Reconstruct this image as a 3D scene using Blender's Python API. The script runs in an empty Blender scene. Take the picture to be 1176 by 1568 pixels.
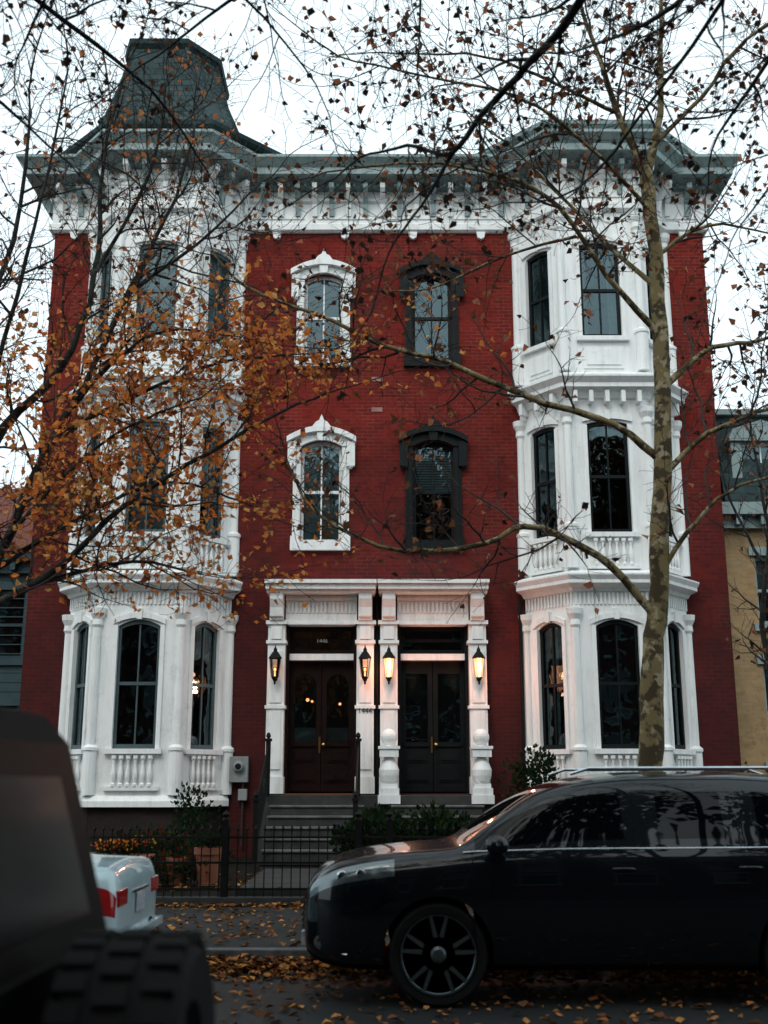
import bpy, math, random
from mathutils import Vector, Matrix
from math import sin, cos, pi, radians
random.seed(11)
sc = bpy.context.scene
R = random.random
def rr(a, b): return a + (b - a) * R()

# ------------------------------------------------------------------ materials
def newmat(name):
    m = bpy.data.materials.new(name); m.use_nodes = True
    nt = m.node_tree; b = nt.nodes["Principled BSDF"]
    return m, nt, b
def mixrgb(nt, fac, a, b, blend='MIX'):
    n = nt.nodes.new("ShaderNodeMix"); n.data_type = 'RGBA'; n.blend_type = blend
    for i, v in ((0, fac), (6, a), (7, b)):
        if hasattr(v, 'links') or hasattr(v, 'is_linked'): nt.links.new(v, n.inputs[i])
        elif i == 0: n.inputs[0].default_value = v
        else: n.inputs[i].default_value = (*v, 1)
    return n.outputs[2]
def noise(nt, scale, detail=4, rough=.6, vec=None):
    n = nt.nodes.new("ShaderNodeTexNoise"); n.inputs['Scale'].default_value = scale
    n.inputs['Detail'].default_value = detail; n.inputs['Roughness'].default_value = rough
    if vec is None:
        tc = nt.nodes.new("ShaderNodeTexCoord"); vec = tc.outputs['Object']
    nt.links.new(vec, n.inputs['Vector'])
    return n.outputs['Fac']
def ramp(nt, fac, p0, p1, q0=0, q1=1):
    n = nt.nodes.new("ShaderNodeMapRange"); n.inputs[1].default_value = p0; n.inputs[2].default_value = p1
    n.inputs[3].default_value = q0; n.inputs[4].default_value = q1
    nt.links.new(fac, n.inputs[0]); return n.outputs[0]
def math2(nt, op, a, b):
    n = nt.nodes.new("ShaderNodeMath"); n.operation = op
    for i, v in enumerate((a, b)):
        if isinstance(v, (int, float)): n.inputs[i].default_value = v
        else: nt.links.new(v, n.inputs[i])
    return n.outputs[0]
def bump(nt, b, h, strength, dist=.01):
    n = nt.nodes.new("ShaderNodeBump"); n.inputs['Strength'].default_value = strength
    n.inputs['Distance'].default_value = dist
    nt.links.new(h, n.inputs['Height']); nt.links.new(n.outputs[0], b.inputs['Normal'])
def simple(name, c, c2=None, scale=3, rough=.6, metal=0, bs=0, bscale=40, coat=0, lo=.35, hi=.65, spec=.4):
    m, nt, b = newmat(name)
    if c2 is None: c2 = tuple(x * .7 for x in c)
    f = ramp(nt, noise(nt, scale), lo, hi)
    nt.links.new(mixrgb(nt, f, c, c2), b.inputs['Base Color'])
    b.inputs['Roughness'].default_value = rough; b.inputs['Metallic'].default_value = metal
    b.inputs['Coat Weight'].default_value = coat; b.inputs['Coat Roughness'].default_value = .04
    b.inputs['Specular IOR Level'].default_value = spec
    if bs: bump(nt, b, noise(nt, bscale), bs)
    return m
def brickmat(name, c1, c2, mortar, bw=.22, rh=.075, ms=.007, stain=.5, painted_shade=None):
    m, nt, b = newmat(name)
    tc = nt.nodes.new("ShaderNodeTexCoord"); s = nt.nodes.new("ShaderNodeSeparateXYZ")
    nt.links.new(tc.outputs['Object'], s.inputs[0])
    cb = nt.nodes.new("ShaderNodeCombineXYZ")
    nt.links.new(math2(nt, 'ADD', s.outputs[0], s.outputs[1]), cb.inputs[0]); nt.links.new(s.outputs[2], cb.inputs[1])
    br = nt.nodes.new("ShaderNodeTexBrick")
    nt.links.new(cb.outputs[0], br.inputs['Vector'])
    br.inputs['Color1'].default_value = (*c1, 1); br.inputs['Color2'].default_value = (*c2, 1)
    mo = mixrgb(nt, ramp(nt, noise(nt, 1.3, 5), .40, .62), mortar, tuple(x * .9 for x in c1)); nt.links.new(mo, br.inputs['Mortar'])
    br.inputs['Scale'].default_value = 1; br.inputs['Brick Width'].default_value = bw
    br.inputs['Row Height'].default_value = rh; br.inputs['Mortar Size'].default_value = ms
    st = ramp(nt, noise(nt, .55, 7, .7), .42, .7)
    col = mixrgb(nt, st, br.outputs['Color'], mixrgb(nt, .6, br.outputs['Color'], tuple(x * (1 - stain) * .5 for x in c1)))
    st2 = ramp(nt, noise(nt, 7, 4), .52, .72)
    col = mixrgb(nt, st2, col, mixrgb(nt, .5, col, tuple(x * .45 for x in c2)))
    if painted_shade:   # shade over the lower courses, painted into the colour and broken up with noise
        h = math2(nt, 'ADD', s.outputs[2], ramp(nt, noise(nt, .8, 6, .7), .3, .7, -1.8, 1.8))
        col = mixrgb(nt, ramp(nt, h, painted_shade[0], painted_shade[1], .86, 0), col, mixrgb(nt, .85, col, (.018, .009, .010)))
    nt.links.new(col, b.inputs['Base Color']); b.inputs['Roughness'].default_value = .88
    b.inputs['Specular IOR Level'].default_value = .2
    bump(nt, b, br.outputs['Fac'], -.6, .01)
    return m
BRICK = brickmat("red_brick", (.205, .017, .011), (.130, .011, .008), (.20, .055, .042), ms=.0075, stain=.5, painted_shade=(3.6, 9.5))
BRICKD = brickmat("dark_foundation_brick", (.03, .02, .018), (.02, .014, .013), (.02, .018, .018))
BRICKB = brickmat("beige_brick", (.42, .29, .15), (.34, .23, .12), (.3, .24, .17), stain=.2)
BRICKO = brickmat("unseen_row_brown_brick", (.10, .04, .03), (.07, .03, .025), (.08, .06, .055))
PAVER = brickmat("sidewalk_paver", (.034, .034, .033), (.024, .026, .026), (.012, .013, .013))
SLATE = brickmat("slate_shingle", (.042, .070, .072), (.026, .048, .052), (.008, .012, .014), bw=.25, rh=.16, ms=.014, stain=.35)
def whitepaint(name, c, dirt, amt=.5):
    m, nt, b = newmat(name)
    tc = nt.nodes.new("ShaderNodeTexCoord"); mp = nt.nodes.new("ShaderNodeMapping")
    mp.inputs['Scale'].default_value = (7, 7, .8); nt.links.new(tc.outputs['Object'], mp.inputs[0])
    f1 = ramp(nt, noise(nt, 1, 6, .7, mp.outputs[0]), .47, .8, 0, amt)
    f2 = ramp(nt, noise(nt, 2.3, 6, .75), .55, .72, 0, amt * .6)
    col = mixrgb(nt, f1, c, dirt); col = mixrgb(nt, f2, col, tuple(x * .8 for x in dirt))
    nt.links.new(col, b.inputs['Base Color'])
    b.inputs['Roughness'].default_value = .5
    bump(nt, b, noise(nt, 30), .15)
    return m
WHITE = whitepaint("white_paint", (.80, .82, .81), (.42, .46, .44), .6)
CORN = whitepaint("weathered_cornice_paint", (.24, .32, .32), (.09, .13, .135), .9)
BLACKT = simple("black_trim_paint", (.004, .006, .007), (.007, .010, .011), rough=.5, spec=.15)
GREYT = simple("grey_sash_paint", (.07, .10, .11), (.05, .075, .08), rough=.4)
WOOD = simple("dark_walnut_door", (.014, .006, .0045), (.007, .004, .0035), scale=9, rough=.35, coat=.12, spec=.2)
BRASS = simple("brass", (.55, .33, .12), rough=.3, metal=1)
IRON = simple("black_iron", (.004, .005, .005), (.009, .009, .009), rough=.6, bs=.2, spec=.15)
STONE = simple("stone_step", (.04, .042, .04), (.022, .023, .023), rough=.8, bs=.3, scale=5)
NOSE = simple("stone_nosing", (.13, .135, .13), (.06, .062, .06), rough=.8, bs=.3, scale=5)
KERB = simple("granite_kerb", (.10, .11, .115), (.05, .054, .056), rough=.8, bs=.3, scale=8)
SOIL = simple("soil", (.015, .013, .010), (.008, .008, .007), rough=.95, bs=.8, scale=6, spec=.1)
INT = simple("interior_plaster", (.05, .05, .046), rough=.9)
CURT = simple("curtain_cloth", (.40, .44, .43), (.32, .36, .36), rough=.9, scale=12)
SHADE = simple("window_blind", (.58, .66, .66), (.48, .54, .54), rough=.8)
TERRA = simple("terracotta", (.26, .09, .045), (.17, .06, .035), rough=.8)
ROOFT = simple("roof_membrane", (.05, .055, .055), rough=.9)
SIDING = simple("teal_siding", (.022, .058, .068), (.016, .04, .048), rough=.6)
METER = simple("grey_meter_box", (.28, .31, .31), (.2, .22, .22), rough=.5)
PALE = simple("pale_stone", (.32, .17, .14))
DGL = simple("dark_window_glass", (.01, .015, .018), rough=.05, spec=.5)

m, nt, b = newmat("asphalt")
f = ramp(nt, noise(nt, .5, 6), .35, .7); g = ramp(nt, noise(nt, 90, 2), .3, .7)
c = mixrgb(nt, f, (.018, .020, .021), (.032, .034, .035)); c = mixrgb(nt, g, c, mixrgb(nt, .5, c, (.0, .0, .0)))
nt.links.new(c, b.inputs['Base Color']); b.inputs['Roughness'].default_value = .6; b.inputs['Specular IOR Level'].default_value = .3
bump(nt, b, noise(nt, 120, 3), .5, .006); ASPH = m

def glassmat(name, tint, refl):
    m = bpy.data.materials.new(name); m.use_nodes = True; nt = m.node_tree; nt.nodes.clear()
    o = nt.nodes.new("ShaderNodeOutputMaterial"); mx = nt.nodes.new("ShaderNodeMixShader")
    t = nt.nodes.new("ShaderNodeBsdfTransparent"); t.inputs[0].default_value = (*tint, 1)
    gl = nt.nodes.new("ShaderNodeBsdfGlossy"); gl.inputs['Roughness'].default_value = .02
    gl.inputs['Color'].default_value = (.66, .93, 1, 1)
    fr = nt.nodes.new("ShaderNodeFresnel"); fr.inputs[0].default_value = refl
    n = noise(nt, 1.6, 2); bp = nt.nodes.new("ShaderNodeBump"); bp.inputs['Strength'].default_value = .3
    bp.inputs['Distance'].default_value = .03
    nt.links.new(n, bp.inputs['Height']); nt.links.new(bp.outputs[0], gl.inputs['Normal'])
    nt.links.new(fr.outputs[0], mx.inputs[0]); nt.links.new(t.outputs[0], mx.inputs[1]); nt.links.new(gl.outputs[0], mx.inputs[2])
    nt.links.new(mx.outputs[0], o.inputs[0]); return m
GLASS = glassmat("window_glass", (.70, .82, .84), 1.95)
LAMPGL = glassmat("lantern_glass", (.95, .9, .8), 1.3)

def emis(name, c, s):
    m, nt, b = newmat(name); b.inputs['Base Color'].default_value = (*c, 1)
    b.inputs['Emission Color'].default_value = (*c, 1); b.inputs['Emission Strength'].default_value = s; return m
BULB = emis("lit_bulb", (1, .5, .25), 14); BULBD = emis("dim_bulb", (1, .36, .16), 2.5)
FROST = emis("lit_frosted_glass", (1, .36, .18), 1.7)

def leafmat(name, transl=.35):
    m = bpy.data.materials.new(name); m.use_nodes = True; nt = m.node_tree; nt.nodes.clear()
    o = nt.nodes.new("ShaderNodeOutputMaterial"); mx = nt.nodes.new("ShaderNodeMixShader"); mx.inputs[0].default_value = transl
    at = nt.nodes.new("ShaderNodeAttribute"); at.attribute_name = "Col"
    d = nt.nodes.new("ShaderNodeBsdfDiffuse"); t = nt.nodes.new("ShaderNodeBsdfTranslucent")
    nt.links.new(at.outputs[0], d.inputs[0]); nt.links.new(at.outputs[0], t.inputs[0])
    nt.links.new(d.outputs[0], mx.inputs[1]); nt.links.new(t.outputs[0], mx.inputs[2]); nt.links.new(mx.outputs[0], o.inputs[0]); return m
LEAF = leafmat("leaf", .45); LEAFG = leafmat("fallen_leaf", .05)

def barkmat(name, cols, scale):
    m, nt, b = newmat(name)
    f = ramp(nt, noise(nt, scale, 3, .5), .48, .53); f2 = ramp(nt, noise(nt, scale * 1.7, 4, .6), .55, .60)
    c = mixrgb(nt, f, cols[0], cols[1]); c = mixrgb(nt, f2, c, cols[2])
    nt.links.new(c, b.inputs['Base Color']); b.inputs['Roughness'].default_value = .85; b.inputs['Specular IOR Level'].default_value = .2
    bump(nt, b, noise(nt, scale * 6), .5, .01); return m
BARKS = barkmat("sycamore_bark", ((.17, .135, .065), (.055, .042, .022), (.29, .25, .16)), 5)
BARKD = barkmat("dark_bark", ((.03, .034, .032), (.016, .017, .016), (.055, .06, .055)), 6)

# ------------------------------------------------------------------ mesh builder
class MB:
    def __init__(s): s.v = []; s.f = []; s.m = []; s.mats = []
    def mi(s, m):
        if m not in s.mats: s.mats.append(m)
        return s.mats.index(m)
    def add(s, vs, fs, m):
        o = len(s.v); s.v += [tuple(x) for x in vs]; i = s.mi(m)
        for f in fs: s.f.append(tuple(o + k for k in f)); s.m.append(i)
    def box(s, F, u0, u1, v0, v1, w0, w1, m):
        p = [F(u, v, w) for w in (w0, w1) for v in (v0, v1) for u in (u0, u1)]
        s.add(p, [(0, 2, 3, 1), (4, 5, 7, 6), (0, 1, 5, 4), (2, 6, 7, 3), (0, 4, 6, 2), (1, 3, 7, 5)], m)
    def prism(s, F, poly, w0, w1, m):
        n = len(poly)
        p = [F(u, v, w0) for u, v in poly] + [F(u, v, w1) for u, v in poly]
        s.add(p, [tuple(range(n))[::-1], tuple(range(n, 2 * n))] + [(i, (i + 1) % n, n + (i + 1) % n, n + i) for i in range(n)], m)
    def lathe(s, F, prof, n, m):   # axis = V of frame, centred on u=w=0
        p = []; fs = []
        for r, h in prof:
            for k in range(n):
                a = 2 * pi * k / n; p.append(F(r * cos(a), h, r * sin(a)))
        for i in range(len(prof) - 1):
            for k in range(n):
                k2 = (k + 1) % n; fs.append((i * n + k, i * n + k2, (i + 1) * n + k2, (i + 1) * n + k))
        fs.append(tuple(range(n))); fs.append(tuple((len(prof) - 1) * n + k for k in range(n)))
        s.add(p, fs, m)
    def tube(s, pts, rad, n, m):
        pts = [Vector(p) for p in pts]; vs = []; fs = []; ref = None
        for i, p in enumerate(pts):
            t = (pts[min(i + 1, len(pts) - 1)] - pts[max(i - 1, 0)]).normalized()
            if ref is None: ref = t.orthogonal().normalized()
            else:
                ref = ref - t * ref.dot(t)
                ref = ref.normalized() if ref.length > 1e-4 else t.orthogonal().normalized()
            bn = t.cross(ref); r = rad[i] if isinstance(rad, (list, tuple)) else rad
            for k in range(n):
                a = 2 * pi * k / n; vs.append(p + ref * (cos(a) * r) + bn * (sin(a) * r))
        for i in range(len(pts) - 1):
            for k in range(n):
                k2 = (k + 1) % n; fs.append((i * n + k, i * n + k2, (i + 1) * n + k2, (i + 1) * n + k))
        fs.append(tuple(range(n))); fs.append(tuple((len(pts) - 1) * n + k for k in range(n)))
        s.add(vs, fs, m)
    def sweep(s, path, prof, m):
        P = [Vector((x, y)) for x, y in path]; N = []
        for i in range(len(P) - 1):
            u = (P[i + 1] - P[i]).normalized(); N.append(Vector((u.y, -u.x)))
        M = []
        for i in range(len(P)):
            a = N[max(i - 1, 0)]; b2 = N[min(i, len(N) - 1)]; M.append((a + b2) / (1 + a.dot(b2)))
        vs = []; k = len(prof)
        for i, p in enumerate(P):
            for o, z in prof: q = p + M[i] * o; vs.append((q.x, q.y, z))
        fs = [(i * k + j, (i + 1) * k + j, (i + 1) * k + j + 1, i * k + j + 1) for i in range(len(P) - 1) for j in range(k - 1)]
        fs.append(tuple(range(k))); fs.append(tuple((len(P) - 1) * k + j for j in range(k)))
        s.add(vs, fs, m)
    def obj(s, name, parent=None, smooth=False, bevel=0):
        me = bpy.data.meshes.new(name); me.from_pydata(s.v, [], s.f); me.update()
        for m in s.mats: me.materials.append(m)
        me.polygons.foreach_set('material_index', s.m)
        if smooth: me.polygons.foreach_set('use_smooth', [True] * len(me.polygons))
        o = bpy.data.objects.new(name, me); sc.collection.objects.link(o)
        if parent:
            o.parent = parent; o.matrix_parent_inverse = Matrix.Translation(-parent.location)
        if bevel:
            b = o.modifiers.new('bev', 'BEVEL'); b.width = bevel; b.segments = 2; b.limit_method = 'ANGLE'
        return o
def empty(name, loc=(0, 0, 0)):
    e = bpy.data.objects.new(name, None); e.location = loc; sc.collection.objects.link(e); return e
def frame(O, U=(1, 0, 0), V=(0, 0, 1), W=None):
    O = Vector(O); U = Vector(U).normalized(); V = Vector(V).normalized(); W = U.cross(V) if W is None else Vector(W)
    return lambda u, v, w: O + U * u + V * v + W * w
def shaft(x, y, z=0): return frame((x, y, z), (1, 0, 0), (0, 0, 1))
WF = lambda u, v, w: Vector((u, v, w))        # world box helper: x, y, z

def wall(mb, F, u0, u1, v0, v1, ops, t, m):
    us = sorted(set([u0, u1] + [a for o in ops for a in o[:2]]))
    for a, b2 in zip(us, us[1:]):
        cov = sorted([o for o in ops if o[0] <= a + 1e-6 and o[1] >= b2 - 1e-6], key=lambda o: o[2])
        z = v0
        for o in cov:
            if o[2] > z + 1e-6: mb.box(F, a, b2, z, o[2], -t, 0, m)
            z = o[3]
        if v1 > z + 1e-6: mb.box(F, a, b2, z, v1, -t, 0, m)
    for o in ops:
        r = o[4]
        if r > 0:
            uc = (o[0] + o[1]) / 2; h = (o[1] - o[0]) / 2
            for sg in (-1, 1):
                arc = [(uc + sg * h * (1 - k / 7), o[3] - r * (1 - k / 7) ** 2) for k in range(8)]
                mb.prism(F, arc + [(uc + sg * h, o[3])], -t, 0, m)
def window(mb, F, ua, ub, va, vb, r, fm, depth=.12, munt=True, kind=0, gl=None):
    w1 = -depth; w0 = w1 - .07; fw = .055
    mb.box(F, ua, ua + fw, va, vb, w0, w1, fm); mb.box(F, ub - fw, ub, va, vb, w0, w1, fm)
    mb.box(F, ua + fw, ub - fw, va, va + .08, w0, w1, fm)
    uc = (ua + ub) / 2; h = (ub - ua) / 2
    arc = [(uc + h * (k / 6), vb - r * (k / 6) ** 2) for k in range(-6, 7)]
    mb.prism(F, arc + [(u, v - .075) for u, v in arc[::-1]], w0 - .002, w1 + .002, fm)
    vm = (va + vb) / 2
    mb.box(F, ua + fw, ub - fw, vm - .03, vm + .03, w0 + .01, w1 - .005, fm)
    if munt: mb.box(F, uc - .014, uc + .014, va + .08, vb - .06, w0 + .015, w1 - .012, fm)
    g = w0 + .03
    mb.add([F(ua, va, g), F(ub, va, g), F(ub, vb, g), F(ua, vb, g)], [(0, 1, 2, 3)], gl or GLASS)
    if gl: return
    cw = -.34
    def cloth(a, b2, c0, c1, mt):
        n = 12; vs = []
        for i in range(n + 1):
            u = a + (b2 - a) * i / n; dw = .02 * sin(i * 2.4)
            vs += [F(u, c0, cw + dw), F(u, c1, cw + dw)]
        mb.add(vs, [(2 * i, 2 * i + 2, 2 * i + 3, 2 * i + 1) for i in range(n)], mt)
    if kind == 1:
        q = rr(.18, .3) * (ub - ua); cloth(ua - .1, ua + q, va - .05, vb, CURT); cloth(ub - q, ub + .1, va - .05, vb, CURT)
    if kind == 2:
        c0 = va + (vb - va) * .02; mb.add([F(ua - .05, c0, -.26), F(ub + .05, c0, -.26), F(ub + .05, vb, -.26), F(ua - .05, vb, -.26)], [(0, 1, 2, 3)], SHADE)
    if kind == 3 or kind == 4:
        z = vb; zz = vm if kind == 3 else va
        while z > zz:
            mb.prism(F, [(ua, z), (ub, z), (ub, z - .035), (ua, z - .035)], -.262, -.255, SHADE); z -= .052
    if kind == 5:
        c0 = va + (vb - va) * .55; mb.add([F(ua - .05, c0, -.26), F(ub + .05, c0, -.26), F(ub + .05, vb, -.26), F(ua - .05, vb, -.26)], [(0, 1, 2, 3)], CURT)
def baluster(mb, F, u, v0, v1, w, m, r=.045):
    h = v1 - v0; O = F(u, v0, w)
    mb.lathe(shaft(*O), [(r, 0), (r, .08 * h), (r * .5, .12 * h), (r * .9, .3 * h), (r * .95, .42 * h), (r * .45, .7 * h), (r * .6, .85 * h), (r, .9 * h), (r, h)], 7, m)

# ------------------------------------------------------------------ brick house
CX = -.13; YF = 21.0
house = empty("brick_row_house", (CX, YF, 0))
XL, XR = CX - 6.68, CX + 6.72
bays = []
for bc in (CX - 4.31, CX + 4.36):
    bays.append([(bc - 1.53, YF), (bc - .76, 20.1), (bc + .76, 20.1), (bc + 1.53, YF)])
FF = frame((0, YF, 0))
walls = MB(); trim = MB(); wins = MB()
cL, cR = CX - 1.1, CX + 1.1
dL, dR = CX - 1.05, CX + 1.05
ops = []
for c in (cL, cR):
    ops += [(c - .40, c + .40, 6.12, 8.18, .13), (c - .39, c + .39, 9.88, 11.75, .13)]
for d in (dL, dR): ops.append((d - .655, d + .655, 1.42, 4.55, 0))
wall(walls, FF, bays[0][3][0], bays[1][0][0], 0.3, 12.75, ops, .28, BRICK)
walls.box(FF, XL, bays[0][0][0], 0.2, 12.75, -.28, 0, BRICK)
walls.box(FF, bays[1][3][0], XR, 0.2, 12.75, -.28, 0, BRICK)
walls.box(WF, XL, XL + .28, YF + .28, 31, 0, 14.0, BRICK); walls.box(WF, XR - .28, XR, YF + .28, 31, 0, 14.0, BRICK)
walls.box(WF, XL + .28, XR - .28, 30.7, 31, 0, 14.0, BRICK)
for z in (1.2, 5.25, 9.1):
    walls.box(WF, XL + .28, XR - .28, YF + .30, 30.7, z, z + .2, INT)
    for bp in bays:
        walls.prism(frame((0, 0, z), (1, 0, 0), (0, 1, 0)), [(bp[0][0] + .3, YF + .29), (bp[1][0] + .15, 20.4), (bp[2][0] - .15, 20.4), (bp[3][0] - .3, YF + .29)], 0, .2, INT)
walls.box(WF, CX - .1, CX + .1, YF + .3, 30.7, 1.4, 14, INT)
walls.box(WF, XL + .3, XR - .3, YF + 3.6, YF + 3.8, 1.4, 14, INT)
for bi, bp in enumerate(bays):
    fm = GREYT if bi == 0 else BLACKT
    for k in range(3):
        a = Vector((*bp[k], 0)); b2 = Vector((*bp[k + 1], 0)); L = (b2 - a).length
        F = frame(a, (b2 - a)); hw = .385 if k == 1 else .30; c = L / 2
        o = [(c - hw, c + hw, 2.2, 4.5, .12), (c - hw, c + hw, 6.12, 8.3, .06), (c - hw, c + hw, 10.0, 12.0, .06)]
        wall(trim, F, 0, L, 1.35, 12.75, o, .16, WHITE)
        walls.box(F, 0, L, .1, 1.2, -.2, -.02, BRICKD)
        kinds = [(0, 0, 1), (0, 2, 0), (0, 1, 2)][k] if bi == 0 else [(1, 0, 0), (0, 0, 1), (0, 0, 0)][k]
        for j, q in enumerate(o):
            window(wins, F, q[0], q[1], q[2], q[3], q[4], fm, .05, munt=True, kind=kinds[j])
            cm = WHITE
            trim.box(F, q[0] - .08, q[0] - .001, q[2], q[3] - .1, 0, .035, cm); trim.box(F, q[1] + .001, q[1] + .08, q[2], q[3] - .1, 0, .035, cm)
            arc = [((q[0] + q[1]) / 2 + (hw + .09) * t / 6, q[3] + .03 - q[4] * (t / 6) ** 2) for t in range(-6, 7)]
            trim.prism(F, arc + [(u, v + .1) for u, v in arc[::-1]], 0, .05, cm)
            trim.box(F, q[0] - .12, q[1] + .12, q[2] - .09, q[2] - .002, 0, .09, cm)
            cu = (q[0] + q[1]) / 2
            trim.box(F, cu - .045, cu + .045, q[3] - .0, q[3] + .2, .0, .08, cm)
        for (z0, z1) in ((1.55, 2.08), (5.5, 6.0)):
            trim.box(F, c - hw - .1, c + hw + .1, z0 - .07, z0, .0, .08, WHITE)
            nb = 6 if k == 1 else 5
            for i in range(nb):
                baluster(trim, F, c - hw + (2 * hw) * (i + .5) / nb, z0, z1, .055, WHITE)
        trim.box(F, c - hw, c + hw, 9.35, 9.8, 0, .025, WHITE); trim.box(F, c - hw + .06, c + hw - .06, 9.42, 9.73, .024, .05, WHITE)
        n = int(L / .075)
        for i in range(n):
            u = (i + .5) * L / n; trim.box(F, u - .017, u + .017, 4.78, 5.0, 0, .03, WHITE)
        n = max(3, int(L / .3))
        for i in range(n):
            u = (i + .5) * L / n; trim.box(F, u - .04, u + .04, 8.62, 8.85, .0, .2, WHITE)
    for (x, y) in bp:
        for z0, z1 in ((1.4, 4.7), (5.45, 8.55), (9.3, 12.6)):
            S = shaft(x, y - .015, 0)
            trim.lathe(S, [(.12, z0), (.12, z0 + .75), (.14, z0 + .77), (.14, z0 + .82), (.08, z0 + .87), (.072, z1 - .35), (.10, z1 - .3), (.09, z1 - .2), (.14, z1 - .1), (.15, z1)], 14, WHITE)
    trim.sweep(bp, [(0, 1.2), (.1, 1.2), (.1, 1.3), (.06, 1.38), (0, 1.4)], WHITE)
    trim.sweep(bp, [(.0, 5.0), (.06, 5.02), (.1, 5.08), (.22, 5.12), (.25, 5.14), (.25, 5.2), (.3, 5.28), (.3, 5.31), (0, 5.42)], WHITE)
    trim.sweep(bp, [(.0, 8.72), (.05, 8.74), (.1, 8.85), (.25, 8.9), (.25, 8.98), (.34, 9.08), (.34, 9.12), (0, 9.28)], WHITE)
path = [(XL, 24), (XL, YF)] + bays[0] + bays[1] + [(XR, YF), (XR, 24)]
trim.sweep(path, [(-.25, 12.66), (.05, 12.66), (.11, 12.70), (.11, 12.82), (.06, 12.87), (.06, 13.3), (.12, 13.34), (.12, 13.4), (.04, 13.45), (.04, 13.6), (-.25, 13.6)], WHITE)
trim.sweep(path, [(-.3, 13.6), (.2, 13.6), (.2, 13.66), (.52, 13.70), (.55, 13.72), (.55, 13.86), (.66, 13.98), (.70, 14.02), (.70, 14.08), (.3, 14.15), (-.3, 14.18)], CORN)
for i in range(len(path) - 1):
    a = Vector((*path[i], 0)); b2 = Vector((*path[i + 1], 0)); L = (b2 - a).length; F = frame(a, b2 - a)
    n = max(1, int(L / .34))
    for k in range(n):
        u = (k + .5) * L / n
        trim.prism(frame(F(u - .05, 0, 0), (F(0, 0, 1) - F(0, 0, 0)), (0, 0, 1)), [(.05, 13.02), (.12, 13.0), (.16, 13.25), (.4, 13.5), (.42, 13.6), (.05, 13.6)], -.0, .1, CORN if k % 2 else WHITE)
    n = max(1, int(L / .17))
    for k in range(n):
        u = (k + .5) * L / n; trim.box(F, u - .03, u + .03, 13.605, 13.665, .2, .27, CORN)
    n = max(1, int(L / 1.25))
    for k in range(n):
        u = (k + .5) * L / n
        trim.prism(F, [(u - .09, 12.66), (u + .09, 12.66), (u + .07, 12.54), (u, 12.5), (u - .07, 12.54)], .01, .09, WHITE)
        trim.box(F, u - .4 * L / n, u + .4 * L / n, 12.95, 13.0, .058, .085, WHITE)
rf = MB()
rp = [(XL - .2, 30.9)] + [(x, y) for x, y in path[1:-1]] + [(XR + .2, 30.9)]
rf.prism(frame((0, 0, 0), (1, 0, 0), (0, 1, 0)), rp, 14.0, 14.12, ROOFT)
for bi, bp in enumerate(bays):
    q = [(bp[0][0] - .3, 23.5), (bp[0][0] - .3, YF - .0), (bp[1][0] - .1, 20.05), (bp[2][0] + .1, 20.05), (bp[3][0] + .3, YF), (bp[3][0] + .3, 23.5)]
    rf.sweep(q, [(-.2, 14.05), (.3, 14.1), (.34, 14.2), (.48, 14.30), (.5, 14.38), (.1, 14.48), (-.3, 14.5)], CORN if bi else SLATE)
    rf.prism(frame((0, 0, 0), (1, 0, 0), (0, 1, 0)), [(x, y) for x, y in q], 14.1, 14.47, ROOFT)
lv = [(14.45, [(-6.25, 23.2), (-6.2, 21), (-5.7, 19.75), (-3.6, 19.75), (-2.85, 20.75), (-2.85, 23.2)]),
      (14.75, [(-6.1, 23.1), (-6.0, 21), (-5.62, 19.98), (-3.72, 19.98), (-3.02, 20.85), (-3.02, 23.1)]),
      (15.6, [(-5.8, 22.8), (-5.75, 21), (-5.48, 20.3), (-3.95, 20.3), (-3.35, 21.05), (-3.35, 22.8)]),
      (16.8, [(-5.5, 22.5), (-5.5, 21.1), (-5.30, 20.6), (-4.2, 20.6), (-3.66, 21.25), (-3.66, 22.5)])]
vs = [(x, y, z) for z, r in lv for x, y in r]; fs = [(i * 6 + k, i * 6 + (k + 1) % 6, (i + 1) * 6 + (k + 1) % 6, (i + 1) * 6 + k) for i in range(3) for k in range(6)]
rf.add(vs, fs, SLATE)
rf.sweep([(x, y) for x, y in lv[3][1]], [(-.1, 16.72), (.03, 16.75), (.1, 16.82), (.12, 16.92), (.02, 16.98), (-.4, 17.0)], SLATE)
rf.prism(frame((0, 0, 0), (1, 0, 0), (0, 1, 0)), lv[3][1], 16.7, 16.98, ROOFT)
for a in (2, 3, 4):
    rf.tube([(lv[i][1][a][0], lv[i][1][a][1], lv[i][0]) for i in range(4)], .04, 6, SLATE)
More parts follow.
